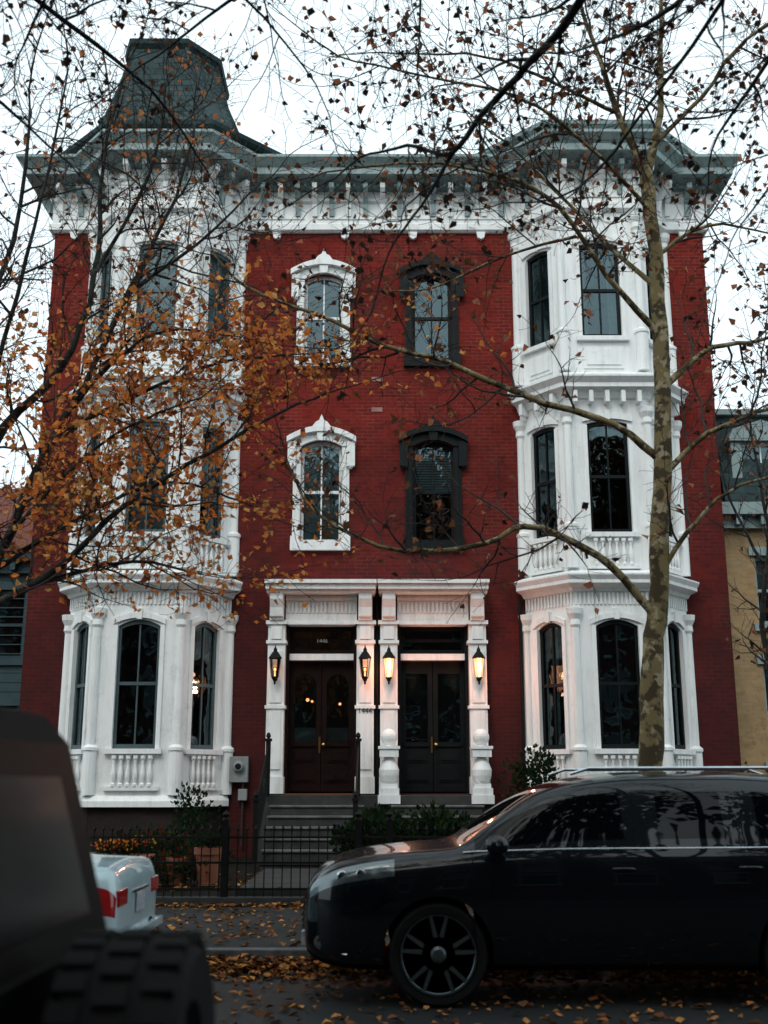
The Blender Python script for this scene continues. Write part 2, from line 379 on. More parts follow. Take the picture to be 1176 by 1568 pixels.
for c, hm in ((cL, WHITE), (cR, BLACKT)):
    for j, (va, vb, h) in enumerate(((6.12, 8.18, .40), (9.88, 11.75, .39))):
        kd = {(0, 0): 2, (0, 1): 0, (1, 0): 3, (1, 1): 0}[(0 if hm is WHITE else 1, j)]
        window(wins, FF, c - h, c + h, va, vb, .13, hm, .09, True, kd)
        f = lambda u, v, w: FF(u + c, v, w)
        for sg in (-1, 1):
            a, b2 = sorted((sg * (h + .001), sg * (h + .15))); trim.box(f, a, b2, va - .0, vb - .12, 0, .05, hm)
            a, b2 = sorted((sg * (h + .02), sg * (h + .09))); trim.box(f, a, b2, va + .1, vb - .2, .049, .075, hm)
            a, b2 = sorted((sg * (h + .10), sg * (h + .26))); trim.box(f, a, b2, vb - .55, vb - .05, .052, .13, hm)
            trim.lathe(frame(f((a + b2) / 2, vb - .6, .08)), [(.02, 0), (.05, .03), (.06, .06)], 8, hm)
            a, b2 = sorted((sg * (h - .0), sg * (h + .18))); trim.box(f, a, b2, va - .1, va + .12, .052, .085, hm)
        trim.box(f, -h - .18, h + .18, va - .16, va - .001, 0, .1, hm)
        W = h + .28
        arc = [(W * t / 8, vb + .22 - .22 * (t / 8) ** 2) for t in range(-8, 9)]
        inn = [((h + .0) * t / 8, vb - .13 * (t / 8) ** 2) for t in range(-8, 9)]
        trim.prism(f, [(-h - .15, vb - .13)] + [(-W + .13, vb - .05)] + [(x * .8, z - .02) for x, z in arc] + [(W - .13, vb - .05), (h + .15, vb - .13)] + inn[::-1], 0, .08, hm)
        trim.prism(f, [(u, v - .07) for u, v in arc] + [(u, v + .04) for u, v in arc[::-1]], .06, .18, hm)
        trim.prism(f, [(-.2, vb + .22), (-.12, vb + .34), (-.05, vb + .38), (0, vb + .5), (.05, vb + .38), (.12, vb + .34), (.2, vb + .22)], .05, .16, hm)
        trim.prism(f, [(-.07, vb - .03), (.07, vb - .03), (.1, vb + .2), (-.1, vb + .2)], .082, .15, hm)
for z in (9.42, 8.78): trim.box(FF, CX - .12, CX + .1, z, z + .09, 0, .012, PALE)
for d, style in ((dL, 0), (dR, 1)):
    f = lambda u, v, w: FF(u + d, v, w)
    pw = .16
    for sg in (-1, 1):
        pc = sg * .83
        a, b2 = pc - pw, pc + pw
        trim.box(f, a, b2, 1.42, 4.5, -.02, .25, WHITE)
        trim.box(f, a - .02, b2 + .02, 1.42, 1.72, .0, .28, WHITE)
        trim.box(f, a + .05, b2 - .05, 1.85, 2.9, .249, .275, WHITE); trim.box(f, a + .05, b2 - .05, 3.05, 4.0, .249, .275, WHITE)
        trim.box(f, a - .03, b2 + .03, 2.94, 3.0, .0, .285, WHITE)
        trim.box(f, a - .03, b2 + .03, 4.14, 4.2, .0, .29, WHITE)
        trim.box(f, a - .04, b2 + .04, 4.5, 4.57, -.0, .31, WHITE)
        trim.box(f, a + .03, b2 - .03, 4.57, 5.06, .0, .34, WHITE)
        trim.prism(frame(f(a + .04, 0, 0), (0, -1, 0), (0, 0, 1)), [(.34, 4.62), (.4, 4.64), (.42, 4.8), (.5, 4.95), (.5, 5.06), (.34, 5.06)], -.0 - (2 * pw - .08), 0, WHITE)
        trim.box(f, a + .06, b2 - .06, 4.22, 4.46, .249, .3, WHITE)
    trim.box(f, -.67, .67, 4.55, 5.06, .0, .22, WHITE)
    trim.box(f, -.665, .665, 4.50, 4.549, -.1, .24, WHITE)
    for i in range(17): u = -.62 + i * 1.24 / 16; trim.box(f, u - .02, u + .02, 4.72, 4.93, .219, .245, WHITE)
    trim.box(f, -.67, .67, 4.95, 5.0, .219, .26, WHITE)
    trim.box(f, -1.01, 1.01, 5.061, 5.12, -.0, .52, WHITE); trim.box(f, -1.025, 1.025, 5.121, 5.22, .0, .6, WHITE); trim.box(f, -1.04, 1.04, 5.221, 5.29, .0, .66, WHITE)
    dw = .655; dk = -.26
    jm = WHITE
    for sg in (-1, 1):
        a, b2 = sorted((sg * dw, sg * (dw - .05))); trim.box(f, a, b2, 1.42, 4.5, dk - .02, -.01, WOOD if style == 0 else BLACKT)
    trim.box(f, -dw + .05, dw - .05, 3.86, 3.98, dk - .02, -.03, jm)
    window(wins, lambda u, v, w: f(u, v, w), -dw + .05, dw - .05, 3.985, 4.5, .0, WOOD if style == 0 else BLACKT, .16, False, 0)
    dm = WOOD if style == 0 else BLACKT
    for sg in (-1, 1):
        a, b2 = sorted((sg * .006, sg * (dw - .052))); uc = (a + b2) / 2; hw = (b2 - a) / 2 - .09
        wall(wins, lambda u, v, w: f(u, v, w + dk + .05), a, b2, 1.45, 3.86, [(uc - hw, uc + hw, 2.35, 3.62, .16 if style == 0 else 0)], .05, dm)
        wins.add([f(uc - hw, 2.35, dk + .02), f(uc + hw, 2.35, dk + .02), f(uc + hw, 3.62, dk + .02), f(uc - hw, 3.62, dk + .02)], [(0, 1, 2, 3)], GLASS)
        wins.add([f(uc - hw - .02, 2.32, dk - .05), f(uc + hw + .02, 2.32, dk - .05), f(uc + hw + .02, 2.62, dk - .05), f(uc - hw - .02, 2.62, dk - .05)], [(0, 1, 2, 3)], SHADE if style == 0 else SIDING)
        for z0, z1 in ((1.62, 1.9), (1.98, 2.22)):
            wins.box(f, uc - hw, uc + hw, z0, z1, dk + .049, dk + .065, dm); wins.box(f, uc - hw + .04, uc + hw - .04, z0 + .04, z1 - .04, dk + .064, dk + .08, dm)
        wins.box(f, uc - hw - .02, uc + hw + .02, 2.27, 2.33, dk + .049, dk + .085, dm)
    wins.box(f, -.045, -.01, 2.15, 2.45, dk + .05, dk + .07, BRASS)
    wins.lathe(frame(f(.05, 2.3, dk + .05), (1, 0, 0), (0, -1, 0)), [(.02, 0), (.02, .03), (.035, .05), (.03, .08), (.0, .09)], 10, BRASS)
    for px, pz, q in (((-.33, 3.2, .035), (-.24, 3.17, .025), (.31, 3.12, .028)) if style == 0 else ((.28, 3.2, .012),)):
        O = f(px, pz, -1.2)
        wins.lathe(shaft(*O), [(q * sin(a_), -q * cos(a_)) for a_ in [.2 + k * (pi - .2) / 6 for k in range(7)]], 8, BULBD)
        wins.tube([O, O + Vector((0, 0, 1.6))], .008, 4, IRON)
    if style == 1:
        for sg in (-1, 1): wins.add([f(sg * .33 - .22, 2.625, dk - .06), f(sg * .33 + .22, 2.625, dk - .06), f(sg * .33 + .22, 3.62, dk - .06), f(sg * .33 - .22, 3.62, dk - .06)], [(0, 1, 2, 3)], SIDING)
def text(s, loc, size, m, parent, name):
    cu = bpy.data.curves.new(name, 'FONT'); cu.body = s; cu.size = size; cu.extrude = .004; cu.align_x = 'CENTER'
    o = bpy.data.objects.new(name, cu); o.location = loc; o.rotation_euler = (pi / 2, 0, 0); cu.materials.append(m); sc.collection.objects.link(o)
    o.parent = parent; o.matrix_parent_inverse = Matrix.Translation(-parent.location); return o
text("1444", (dL + .83, YF - .285, 2.86), .13, BLACKT, house, "house_number")
text("1446", (dL, YF + .14, 4.2), .11, SHADE, house, "transom_number")
ex = MB()
ex.tube([(CX, YF - .1, 1.4), (CX, YF - .1, 5.0)], .045, 10, BLACKT)
ex.tube([(bays[1][0][0] - .12, YF - .07, 1.0), (bays[1][0][0] - .12, YF - .07, 5.0)], .03, 8, BLACKT)
st = MB()
st.box(WF, dL - 1.05, dR + 1.05, 20.3, 20.98, .2, 1.40, STONE)
for d in (dL, dR):
    for i in range(6):
        y0 = 20.3 - .3 * (i + 1); z = 1.40 - .17 * (i + 1)
        st.box(WF, d - .8, d + .8, y0, y0 + .3, .2, z - .035, STONE)
        st.box(WF, d - .83, d + .83, y0 - .03, y0 + .3, z - .034, z, NOSE if i < 5 else STONE)
st.box(WF, dL - .62, dL + .62, 20.35, 20.75, 1.402, 1.42, simple("coir_doormat", (.16, .06, .03), rough=1))
st.obj("front_steps", house, bevel=.008)
walls.obj("brick_walls", house); trim.obj("white_trim_and_cornice", house); wins.obj("windows_and_doors", house)
rf.obj("roof_and_mansard_tower", house); ex.obj("downpipes", house)
for i, x in enumerate((dR - .83, dR + .83)):
    mb = MB(); S = shaft(x, 20.42, 0)
    mb.box(WF, x - .2, x + .2, 20.22, 20.62, 1.25, 1.40, WHITE)
    mb.box(WF, x - .18, x + .18, 20.24, 20.60, 1.401, 1.52, WHITE); mb.box(WF, x - .15, x + .15, 20.27, 20.57, 1.521, 1.60, WHITE)
    mb.lathe(S, [(.10, 1.60), (.15, 1.64), (.175, 1.74), (.18, 1.84), (.13, 1.97), (.085, 2.03), (.085, 2.06)], 18, WHITE)
    mb.box(WF, x - .17, x + .17, 20.25, 20.59, 2.06, 2.2, WHITE); mb.box(WF, x - .195, x + .195, 20.225, 20.615, 2.201, 2.25, WHITE)
    mb.lathe(S, [(.08, 2.25), (.07, 2.28)] + [(.15 * sin(a), 2.41 - .15 * cos(a)) for a in [.5 + k * (pi - .5) / 9 for k in range(10)]], 18, WHITE)
    mb.obj("newel_post", smooth=False)
def lantern(x, lit):
    e = empty("wall_lantern", (x, YF - .3, 3.7)); y = YF - .42; mb = MB(); S = shaft(x, y, 0)
    mb.lathe(S, [(.0, 3.36), (.02, 3.38), (.02, 3.42), (.065, 3.5)], 8, IRON)
    mb.lathe(S, [(.12, 3.84), (.12, 3.86), (.06, 3.95), (.035, 3.98), (.035, 4.01), (.014, 4.05), (.0, 4.11)], 8, IRON)
    for k in range(6):
        a = k * pi / 3; mb.tube([(x + .068 * cos(a), y + .068 * sin(a), 3.5), (x + .105 * cos(a), y + .105 * sin(a), 3.85)], .006, 4, IRON)
    mb.tube([(x, YF - .27, 3.55), (x, YF - .33, 3.42), (x, y, 3.40)], .012, 6, IRON)
    mb.box(WF, x - .035, x + .035, YF - .29, YF - .27, 3.45, 3.7, IRON)
    mb.obj("iron_cage", e)
    g = MB(); g.lathe(S, [(.06, 3.5), (.098, 3.84)], 6, FROST if lit else LAMPGL); g.obj("glass", e)
    q = MB()
    if not lit:
        rb = .022
        q.lathe(S, [(.012, 3.52), (.012, 3.58)] + [(rb * sin(a), 3.64 - rb * 1.5 * cos(a)) for a in [.4 + k * (pi - .4) / 6 for k in range(7)]], 10, BULBD)
    else:
        q.lathe(frame((x, y - .085, 3.66), (1, 0, 0), (0, 0, 1)), [(.0, -.07), (.03, -.03), (.035, .02), (0, .07)], 10, BULB)
    q.obj("bulb", e, True)
    L = bpy.data.lights.new("lantern_light", 'POINT'); L.energy = 26 if lit else 2; L.color = (1, .34, .18); L.shadow_soft_size = .06
    o = bpy.data.objects.new("light", L); o.location = (x, y - .16, 3.66); sc.collection.objects.link(o); o.parent = e; o.matrix_parent_inverse = Matrix.Translation(-e.location)
lantern(dL - .83, False); lantern(dL + .83, False); lantern(dR - .83, True); lantern(dR + .83, True)
mb = MB(); mx = -2.66
mb.box(WF, mx - .17, mx + .17, YF - .16, YF - .001, 1.62, 2.08, METER)
mb.lathe(frame((mx, YF - .16, 1.9), (1, 0, 0), (0, -1, 0)), [(.1, 0), (.1, .05), (.08, .09), (0, .1)], 16, METER)
mb.lathe(frame((mx, YF - .25, 1.9), (1, 0, 0), (0, -1, 0)), [(.055, 0), (.055, .012), (0, .013)], 12, BLACKT)
mb.tube([(mx + .08, YF - .08, 1.62), (mx + .08, YF - .08, .5)], .02, 8, STONE); mb.box(WF, mx + .0, mx + .16, YF - .14, YF - .002, 1.3, 1.5, METER)
mb.obj("electric_meter", bevel=.008)
def handrail(x):
    mb = MB()
    for y, z in ((20.2, 1.38), (18.5, .38)):
        mb.box(WF, x - .04, x + .04, y - .04, y + .04, z, z + .95, IRON); mb.box(WF, x - .06, x + .06, y - .06, y + .06, z + .95, z + 1.0, IRON)
        mb.lathe(shaft(x, y, z + 1), [(.02, 0), (.045, .04), (.03, .09), (0, .11)], 8, IRON)
    for h in (.88, .15): mb.tube([(x, 20.2, 1.38 + h), (x, 18.5, .38 + h)], .018, 6, IRON)
    for i in range(1, 14):
        t = i / 14; y = 20.2 - 1.7 * t; z = 1.38 - t; mb.tube([(x, y, z + .15), (x, y, z + .88)], .008, 4, IRON)
    mb.obj("stair_handrail")
for x in (dL - .88, dL + .72): handrail(x)

# ------------------------------------------------------------------ neighbours
def plain_house(name, x0, x1, yf, depth, h, wm, tm, cols, rows, facing=1, far=False):
    e = empty(name, ((x0 + x1) / 2, yf, 0)); a = MB(); t = MB()
    F = frame((x0, yf, 0)) if facing == 1 else frame((x1, yf, 0), (-1, 0, 0))
    L = x1 - x0; ops = []
    for i in range(cols):
        for z0, z1 in rows:
            c = L * (i + .5) / cols; ops.append((c - .5, c + .5, z0, z1, 0))
    wall(a, F, 0, L, 0, h, ops, .3, wm)
    for o in ops:
        window(t, F, o[0], o[1], o[2], o[3], 0, tm, .1, False, random.choice((0, 1, 5)), DGL if far else None)
        t.box(F, o[0] - .12, o[1] + .12, o[2] - .14, o[2] - .001, 0, .08, tm); t.box(F, o[0] - .12, o[1] + .12, o[3] + .001, o[3] + .18, 0, .06, tm)
    a.box(F, 0, .3, 0, h, -depth, -.3, wm); a.box(F, L - .3, L, 0, h, -depth, -.3, wm); a.box(F, .3, L - .3, 0, h, -depth, -depth + .3, wm)
    a.box(F, .3, L - .3, h - .3, h - .05, -depth + .3, -.3, ROOFT)
    if not far:
        for z0, _ in rows: a.box(F, .3, L - .3, z0 - .8, z0 - .6, -depth + .3, -.3, INT)
        a.box(F, .3, L - .3, .1, h - .3, -3.2, -3, INT)
    t.box(F, -.1, L + .1, h, h + .25, -.3, .35, tm); t.box(F, -.05, L + .05, h - .25, h - .001, 0, .15, tm)
    n = int(L / .5)
    for i in range(n): u = (i + .5) * L / n; t.box(F, u - .06, u + .06, h - .2, h - .002, .15, .3, tm)
    a.obj("walls", e); t.obj("windows_and_trim", e)
    return e, F, L
e, F, L = plain_house("beige_brick_house", 6.95, 13.5, 22.2, 9, 6.9, BRICKB, CORN, 3, [(2.0, 3.9), (4.7, 6.1)])
mb = MB()
mb.prism(frame(F(0, 0, 0), (0, -1, 0), (0, 0, 1)), [(.3, 7.15), (-.35, 9.2), (-4, 9.35), (-8.5, 9.2), (-8.9, 7.15)], 0, -L, SLATE)
mb.box(F, -.02, L + .02, 9.2, 9.32, -.6, -.2, CORN)
for i in range(3):
    c = L * (i + .5) / 3 - .2
    D = lambda u, v, w: F(u + c, v, w)
    mb.box(D, -.65, -.45, 7.2, 8.5, -.9, .12, CORN); mb.box(D, .45, .65, 7.2, 8.5, -.9, .12, CORN); mb.box(D, -.45, .45, 7.2, 7.35, -.9, .12, CORN)
    mb.prism(D, [(-.72, 8.5), (.72, 8.5), (.6, 8.75), (0, 8.95), (-.6, 8.75)], -1.2, .2, CORN)
    window(mb, D, -.45, .45, 7.35, 8.5, 0, WHITE, -.02, True, 0); mb.box(D, -.45, .45, 7.35, 8.5, -.9, -.8, INT)
mb.obj("mansard_roof", e)
e, F, L = plain_house("teal_sided_house", -15.5, -7.3, 24.0, 9, 6.3, SIDING, SIDING, 4, [(1.6, 3.2), (4.2, 5.7)])
mb = MB()
mb.prism(frame(F(0, 0, 0), (0, -1, 0), (0, 0, 1)), [(.4, 6.5), (-3.8, 9.0), (-4.6, 9.0), (-9.4, 6.5)], .2, -L - .2, simple("red_roof_shingle", (.15, .045, .03), rough=.9, scale=12))
for i in range(30): mb.box(F, 0, L, .3 + i * .2, .32 + i * .2, 0, .012, SIDING)
mb.obj("roof", e)
xs = [-26, -18.5, -11.5, -4.6, 2.4, 9.2, 16.5, 24]
for i in range(7):  # unseen row behind the camera, added to block low sky from the facade
    plain_house("unseen_brown_row_house", xs[i], xs[i + 1] - .05, -8.5 - .4 * (i % 3), 9, 12.3 + (i % 3) * .8, BRICKO, CORN, 3, [(1.5, 3.5), (4.6, 6.4), (7.5, 9.1), (10, 11.4)], facing=-1, far=True)

# ------------------------------------------------------------------ ground
KY = 10.9
def sheet(name, x0, x1, y0, y1, z, m):
    mb = MB(); mb.add([(x0, y0, z), (x1, y0, z), (x1, y1, z), (x0, y1, z)], [(0, 1, 2, 3)], m); return mb.obj(name)
sheet("ground", -400, 400, -400, 400, -.03, SOIL)
sheet("road", -200, 200, 1.3, KY, 0, ASPH)
mb = MB(); mb.box(WF, -100, 100, KY + .15, 14.72, -.02, .125, PAVER); mb.obj("sidewalk")
mb = MB(); mb.box(WF, -100, 100, -6, 1.15, -.02, .125, PAVER); mb.obj("sidewalk")
mb = MB()
for y0 in (KY, 1.151):
    x = -60
    while x < 60: mb.box(WF, x, x + 1.99, y0, y0 + .148, -.05, .135, KERB); x += 2
mb.obj("kerb", bevel=.012)
mb = MB(); mb.box(WF, -30, 30, 14.72, 14.9, -.02, .22, STONE); mb.obj("garden_edging", bevel=.01)
mb = MB(); nx, ny = 90, 24; vs = []
for j in range(ny + 1):
    for i in range(nx + 1):
        x = -20 + 40 * i / nx; y = 14.9 + 9 * j / ny; vs.append((x, y, .16 + .02 * (y - 14.9) + rr(-.02, .03)))
mb.add(vs, [(j * (nx + 1) + i, j * (nx + 1) + i + 1, (j + 1) * (nx + 1) + i + 1, (j + 1) * (nx + 1) + i) for j in range(ny) for i in range(nx)], SOIL)
mb.obj("garden_bed", smooth=True)
mb = MB()
for d in (dL, dR):
    for i in range(4): mb.box(WF, d - .7, d + .7, 14.92 + i * .87, 14.92 + i * .87 + .85, .1, .30, STONE)
mb.obj("garden_path", bevel=.01)
mb = MB(); x = -9.0; yf = 14.8
while x < 8.5:
    mb.tube([(x, yf, .22), (x, yf, 1.02)], .010, 4, IRON)
    mb.lathe(shaft(x, yf, 1.02), [(.009, 0), (.022, .025), (.0, .09)], 4, IRON)
    x += .115
for z in (.3, .62, .93): mb.box(WF, -9, 8.5, yf - .015, yf + .015, z, z + .028, IRON)
for x in (-8.4, -6.6, -4.8, dL - .85, dL + .85, dR - .85, dR + .85, 3.6, 5.4, 7.2):
    mb.box(WF, x - .04, x + .04, yf - .04, yf + .04, .2, 1.15, IRON); mb.lathe(shaft(x, yf, 1.15), [(.05, 0), (.05, .02), (.02, .04), (.05, .08), (0, .13)], 8, IRON)
mb.obj("iron_fence")

# ------------------------------------------------------------------ foliage
def jitter(c, a=.3):
    k = 1 + rr(-a, a); return (max(0, c[0] * k), max(0, c[1] * k * (1 + rr(-.12, .12))), max(0, c[2] * k))
class Leaves:
    def __init__(s): s.v = []; s.f = []; s.c = []
    def leaf(s, p, size, col, d=None, flat=False):
        p = Vector(p)
        if flat:
            a = R() * 2 * pi; d = Vector((cos(a), sin(a), rr(-.25, .35))); n = Vector((rr(-.4, .4), rr(-.4, .4), 1))
        else:
            if d is None: d = Vector((rr(-1, 1), rr(-1, 1), rr(-1, .3)))
            n = Vector((rr(-1, 1), rr(-1, 1), rr(-1, 1)))
        d.normalize(); sd = d.cross(n)
        if sd.length < 1e-3: sd = d.orthogonal()
        sd.normalize(); up = sd.cross(d); w = size * rr(.28, .5); o = len(s.v); f = size * rr(.05, .3)
        s.v += [p, p + d * size * .35 + sd * w + up * f, p + d * size * .75 + sd * w * .45 + up * f * .6, p + d * size, p + d * size * .7 - sd * w * .5 + up * f * .6, p + d * size * .35 - sd * w + up * f]
        s.f += [(o, o + 1, o + 2, o + 3), (o, o + 3, o + 4, o + 5)]; s.c.append(col)
    def obj(s, name, parent=None, m=None):
        me = bpy.data.meshes.new(name); me.from_pydata([tuple(x) for x in s.v], [], s.f); me.update(); me.materials.append(m or LEAF)
        at = me.color_attributes.new("Col", 'FLOAT_COLOR', 'POINT'); buf = []
        for c in s.c: buf += [c[0], c[1], c[2], 1] * 6
        at.data.foreach_set('color', buf)
        o = bpy.data.objects.new(name, me); sc.collection.objects.link(o)
        if parent: o.parent = parent; o.matrix_parent_inverse = Matrix.Translation(-parent.location)
        return o
def rv(): return Vector((rr(-1, 1), rr(-1, 1), rr(-1, 1)))
class Tree:
    def __init__(s, name, loc, bark, twig, colf, dens, size, up=.05, ln=(1.3, .55, .26), sp=(.3, .17, .12), dep=3):
        s.e = empty(name, loc); s.w = MB(); s.l = Leaves(); s.bark = bark; s.twig = twig; s.colf = colf; s.dens = dens; s.size = size; s.up = up; s.ln = ln; s.sp = sp; s.dep = dep
    def limb(s, pts, r0, r1, n=8, spawn=True, start=.2, m=None):
        P = [Vector(p) for p in pts]; out = []
        for i in range(len(P) - 1):
            a = P[max(i - 1, 0)]; b2 = P[i]; c = P[i + 1]; d = P[min(i + 2, len(P) - 1)]
            for k in range(4):
                t = k / 4; out.append(.5 * ((2 * b2) + (c - a) * t + (2 * a - 5 * b2 + 4 * c - d) * t * t + (3 * b2 - a - 3 * c + d) * t ** 3) + rv() * min(r1, .015) * 1.1)
        out.append(P[-1]); N = len(out); rad = [(r0 + (r1 - r0) * (i / (N - 1)) ** .8) * rr(.93, 1.07) for i in range(N)]
        s.w.tube(out, rad, n, m or s.bark)
        if spawn: s.spawn(out, rad, 1, start)
    def spawn(s, pts, rad, lvl, start):
        sp = s.sp[lvl - 1]; tot = sum((pts[i + 1] - pts[i]).length for i in range(len(pts) - 1)); acc = 0; nxt = tot * start
        for i in range(len(pts) - 1):
            seg = (pts[i + 1] - pts[i]); L = seg.length
            while nxt < acc + L and nxt < tot:
                t = (nxt - acc) / L; p = pts[i] + seg * t; tg = seg.normalized(); pr = tg.cross(rv())
                if pr.length > .05:
                    pr.normalize(); d = tg * rr(.3, .9) + pr + Vector((0, 0, s.up * 3)); d.normalize()
                    ll = s.ln[lvl - 1] * rr(.45, 1.25) * (1.15 - .5 * nxt / tot)
                    s.grow(p, d, ll, min(rad[i] * .6, (.017, .0085, .005)[lvl - 1]), lvl)
                nxt += sp * rr(.6, 1.5)
            acc += L
        if lvl < s.dep: s.grow(pts[-1], (pts[-1] - pts[-2]).normalized(), s.ln[lvl - 1] * rr(.6, 1), rad[-1], lvl)
    def grow(s, p, d, L, r, lvl):
        n = (6, 4, 3)[lvl - 1]; pts = [p.copy()]; rad = [r]; q = p.copy(); d = d.copy(); tip = (.004, .003, .0025)[lvl - 1]
        for i in range(n):
            d = d + rv() * .27 + Vector((0, 0, s.up)); d.normalize(); q = q + d * (L / n); pts.append(q.copy()); rad.append(r + (tip - r) * (i + 1) / n)
        s.w.tube(pts, rad, 4 if lvl == 1 else 3, s.twig)
        if lvl < s.dep: s.spawn(pts, rad, lvl + 1, .15)
        if lvl >= 2:
            for i in range(1, n + 1):
                dn = s.dens(pts[i])
                while dn > 0:
                    if R() < dn: s.l.leaf(pts[i] + rv() * .03, s.size * rr(.6, 1.25), s.colf(pts[i]))
                    dn -= 1
    def done(s):
        s.w.obj("trunk_and_branches", s.e, smooth=True)
        if s.l.v: s.l.obj("leaves", s.e)
def colA(p):
    r = R()
    if r < .4: return jitter((.12, .05, .025))
    if r < .8: return jitter((.34, .14, .075))
    return jitter((.04, .022, .016))
def denA(p):
    d = .12
    if p.z > 6.3: d = .17
    if p.z > 7.4 and p.z < 9: d = .24
    if p.x > 4: d += .1
    return d
TW = simple("twig_bark", (.06, .052, .044), (.028, .027, .025), rough=.9, spec=.15)
A = Tree("sycamore_tree", (2.78, 11.9, .12), BARKS, TW, colA, denA, .09, sp=(.24, .16, .13), ln=(1.35, .6, .28))
trunk = [(2.80, 11.9, .05), (2.80, 11.9, 1.2), (2.80, 11.9, 2.0), (2.88, 11.9, 2.97), (2.98, 11.9, 3.7), (3.10, 11.9, 5.13), (3.17, 11.9, 6.69), (3.16, 11.9, 7.9), (3.11, 11.9, 8.75)]
A.limb(trunk, .15, .075, 14, spawn=False)
A.w.lathe(shaft(2.80, 11.9, .05), [(.26, 0), (.19, .12), (.14, .35)], 14, BARKS)
A.limb([(2.93, 11.9, 3.35), (2.45, 11.8, 3.9), (1.93, 11.7, 4.2), (1.5, 11.6, 4.3), (1.07, 11.5, 4.1), (.37, 11.4, 3.98), (-.2, 11.4, 4.1), (-.77, 11.4, 4.45), (-.98, 11.4, 4.83)], .05, .012, 8, start=.25)
A.limb([(3.1, 11.9, 5.1), (2.57, 11.8, 5.5), (1.55, 11.7, 5.82), (.68, 11.7, 6.21), (.0, 11.6, 6.37), (-.81, 11.6, 6.76), (-1.56, 11.6, 7.08), (-1.95, 11.6, 7.5)], .048, .012, 8)
A.limb([(3.16, 11.9, 6.6), (2.57, 11.7, 7.24), (2.0, 11.5, 8.0), (1.32, 11.4, 8.35), (.4, 11.3, 8.45), (-.5, 11.2, 8.3)], .042, .01, 7)
A.limb([(3.17, 11.9, 6.0), (3.74, 11.9, 6.45), (4.4, 12, 6.6), (5.2, 12, 7.0)], .045, .012, 7)
A.limb([(3.1, 11.9, 4.95), (3.6, 11.8, 5.4), (4.28, 11.7, 5.65), (5.0, 11.7, 5.7)], .04, .012, 7)
A.limb([(2.98, 11.9, 3.8), (3.4, 11.7, 4.4), (3.85, 11.6, 4.75), (4.6, 11.5, 4.9)], .035, .01, 7)
A.limb([(3.16, 11.9, 7.2), (2.6, 12.2, 8.0), (1.9, 12.4, 9.0), (1.2, 12.4, 9.7)], .035, .01, 7)
A.limb([(3.12, 11.9, 8.65), (2.85, 11.9, 9.4), (2.67, 11.9, 10.1), (2.35, 11.8, 11.2)], .06, .02, 8)
A.limb([(3.12, 11.9, 8.65), (3.35, 11.9, 9.5), (3.42, 12, 10.5), (3.5, 12, 11.6)], .055, .02, 8)
A.limb([(3.2, 11.9, 9.0), (3.8, 11.7, 9.6), (4.3, 11.5, 10.2), (5, 11.3, 10.6)], .035, .012, 7)
A.limb([(2.8, 11.9, 9.5), (2.0, 11.6, 9.7), (1.2, 11.4, 9.9), (.3, 11.2, 9.8)], .03, .01, 6)
A.limb([(3.17, 11.9, 7.6), (3.8, 11.9, 8.0), (4.5, 11.9, 7.9)], .03, .01, 6)
A.limb([(3.14, 11.9, 8.2), (2.3, 11.3, 8.7), (1.5, 11.0, 9.1), (.5, 10.8, 9.2), (-.5, 10.7, 9.4)], .03, .01, 6)
A.limb([(2.2, 11.6, 7.7), (1.4, 11.9, 7.6), (.6, 12.1, 7.3), (0, 12.2, 7.3)], .02, .008, 6)
A.done()
def colB(p):
    r = R()
    if p.z < 6.7:
        if r < .5: return jitter((.78, .27, .07))
        if r < .74: return jitter((.80, .42, .14))
        return jitter((.36, .11, .045))
    return jitter((.09, .045, .025)) if r < .5 else jitter((.50, .18, .07))
def denB(p):
    if p.z < 6.45:
        core = abs(p.x + 2.1) < 1.5 and 4.4 < p.z < 6.35
        return .85 if core else (.50 if p.x < -.9 else .42)
    if p.z < 7.0: return .28
    return .12
B = Tree("maple_tree", (-5.1, 11.7, .12), BARKD, TW, colB, denB, .078, ln=(1.4, .62, .3), sp=(.23, .155, .13))
B.limb([(-5.15, 11.7, .05), (-5.1, 11.7, 1.2), (-5.0, 11.7, 2.5)], .2, .15, 12, spawn=False)
B.limb([(-5.0, 11.7, 2.4), (-4.5, 11.6, 3.3), (-4.1, 11.6, 4.0), (-3.69, 11.6, 5.14), (-3.31, 11.6, 5.9), (-2.86, 11.6, 7.07), (-2.4, 11.6, 8.2), (-2.2, 11.5, 9.1)], .08, .013, 8)
B.limb([(-5.0, 11.7, 2.5), (-4.7, 11.7, 4.2), (-4.2, 11.7, 5.43), (-3.61, 11.7, 6.13), (-3.31, 11.7, 7.22), (-3.3, 11.7, 8.63), (-3.1, 11.7, 9.93)], .08, .013, 8)
B.limb([(-4.9, 11.6, 2.6), (-4.1, 11.4, 3.35), (-3.38, 11.3, 3.78), (-2.71, 11.2, 4.42), (-1.84, 11.2, 5.0), (-1.1, 11.2, 5.45), (-.5, 11.2, 5.7)], .055, .01, 7)
B.limb([(-3.6, 11.6, 5.3), (-2.6, 11.4, 5.75), (-1.75, 11.3, 6.05), (-1.0, 11.2, 6.1)], .032, .01, 6)
B.limb([(-3.6, 11.4, 3.65), (-2.6, 11.3, 3.85), (-1.85, 11.2, 3.7)], .03, .008, 6)
B.limb([(-4.3, 11.6, 3.7), (-3.3, 11.9, 4.5), (-2.4, 12, 4.9), (-1.6, 12.1, 4.7)], .032, .01, 6)
B.limb([(-5.0, 11.7, 2.5), (-5.1, 11.7, 4.5), (-4.7, 11.6, 6.2), (-4.2, 11.5, 7.6), (-4.1, 11.4, 9.2)], .08, .015, 8)
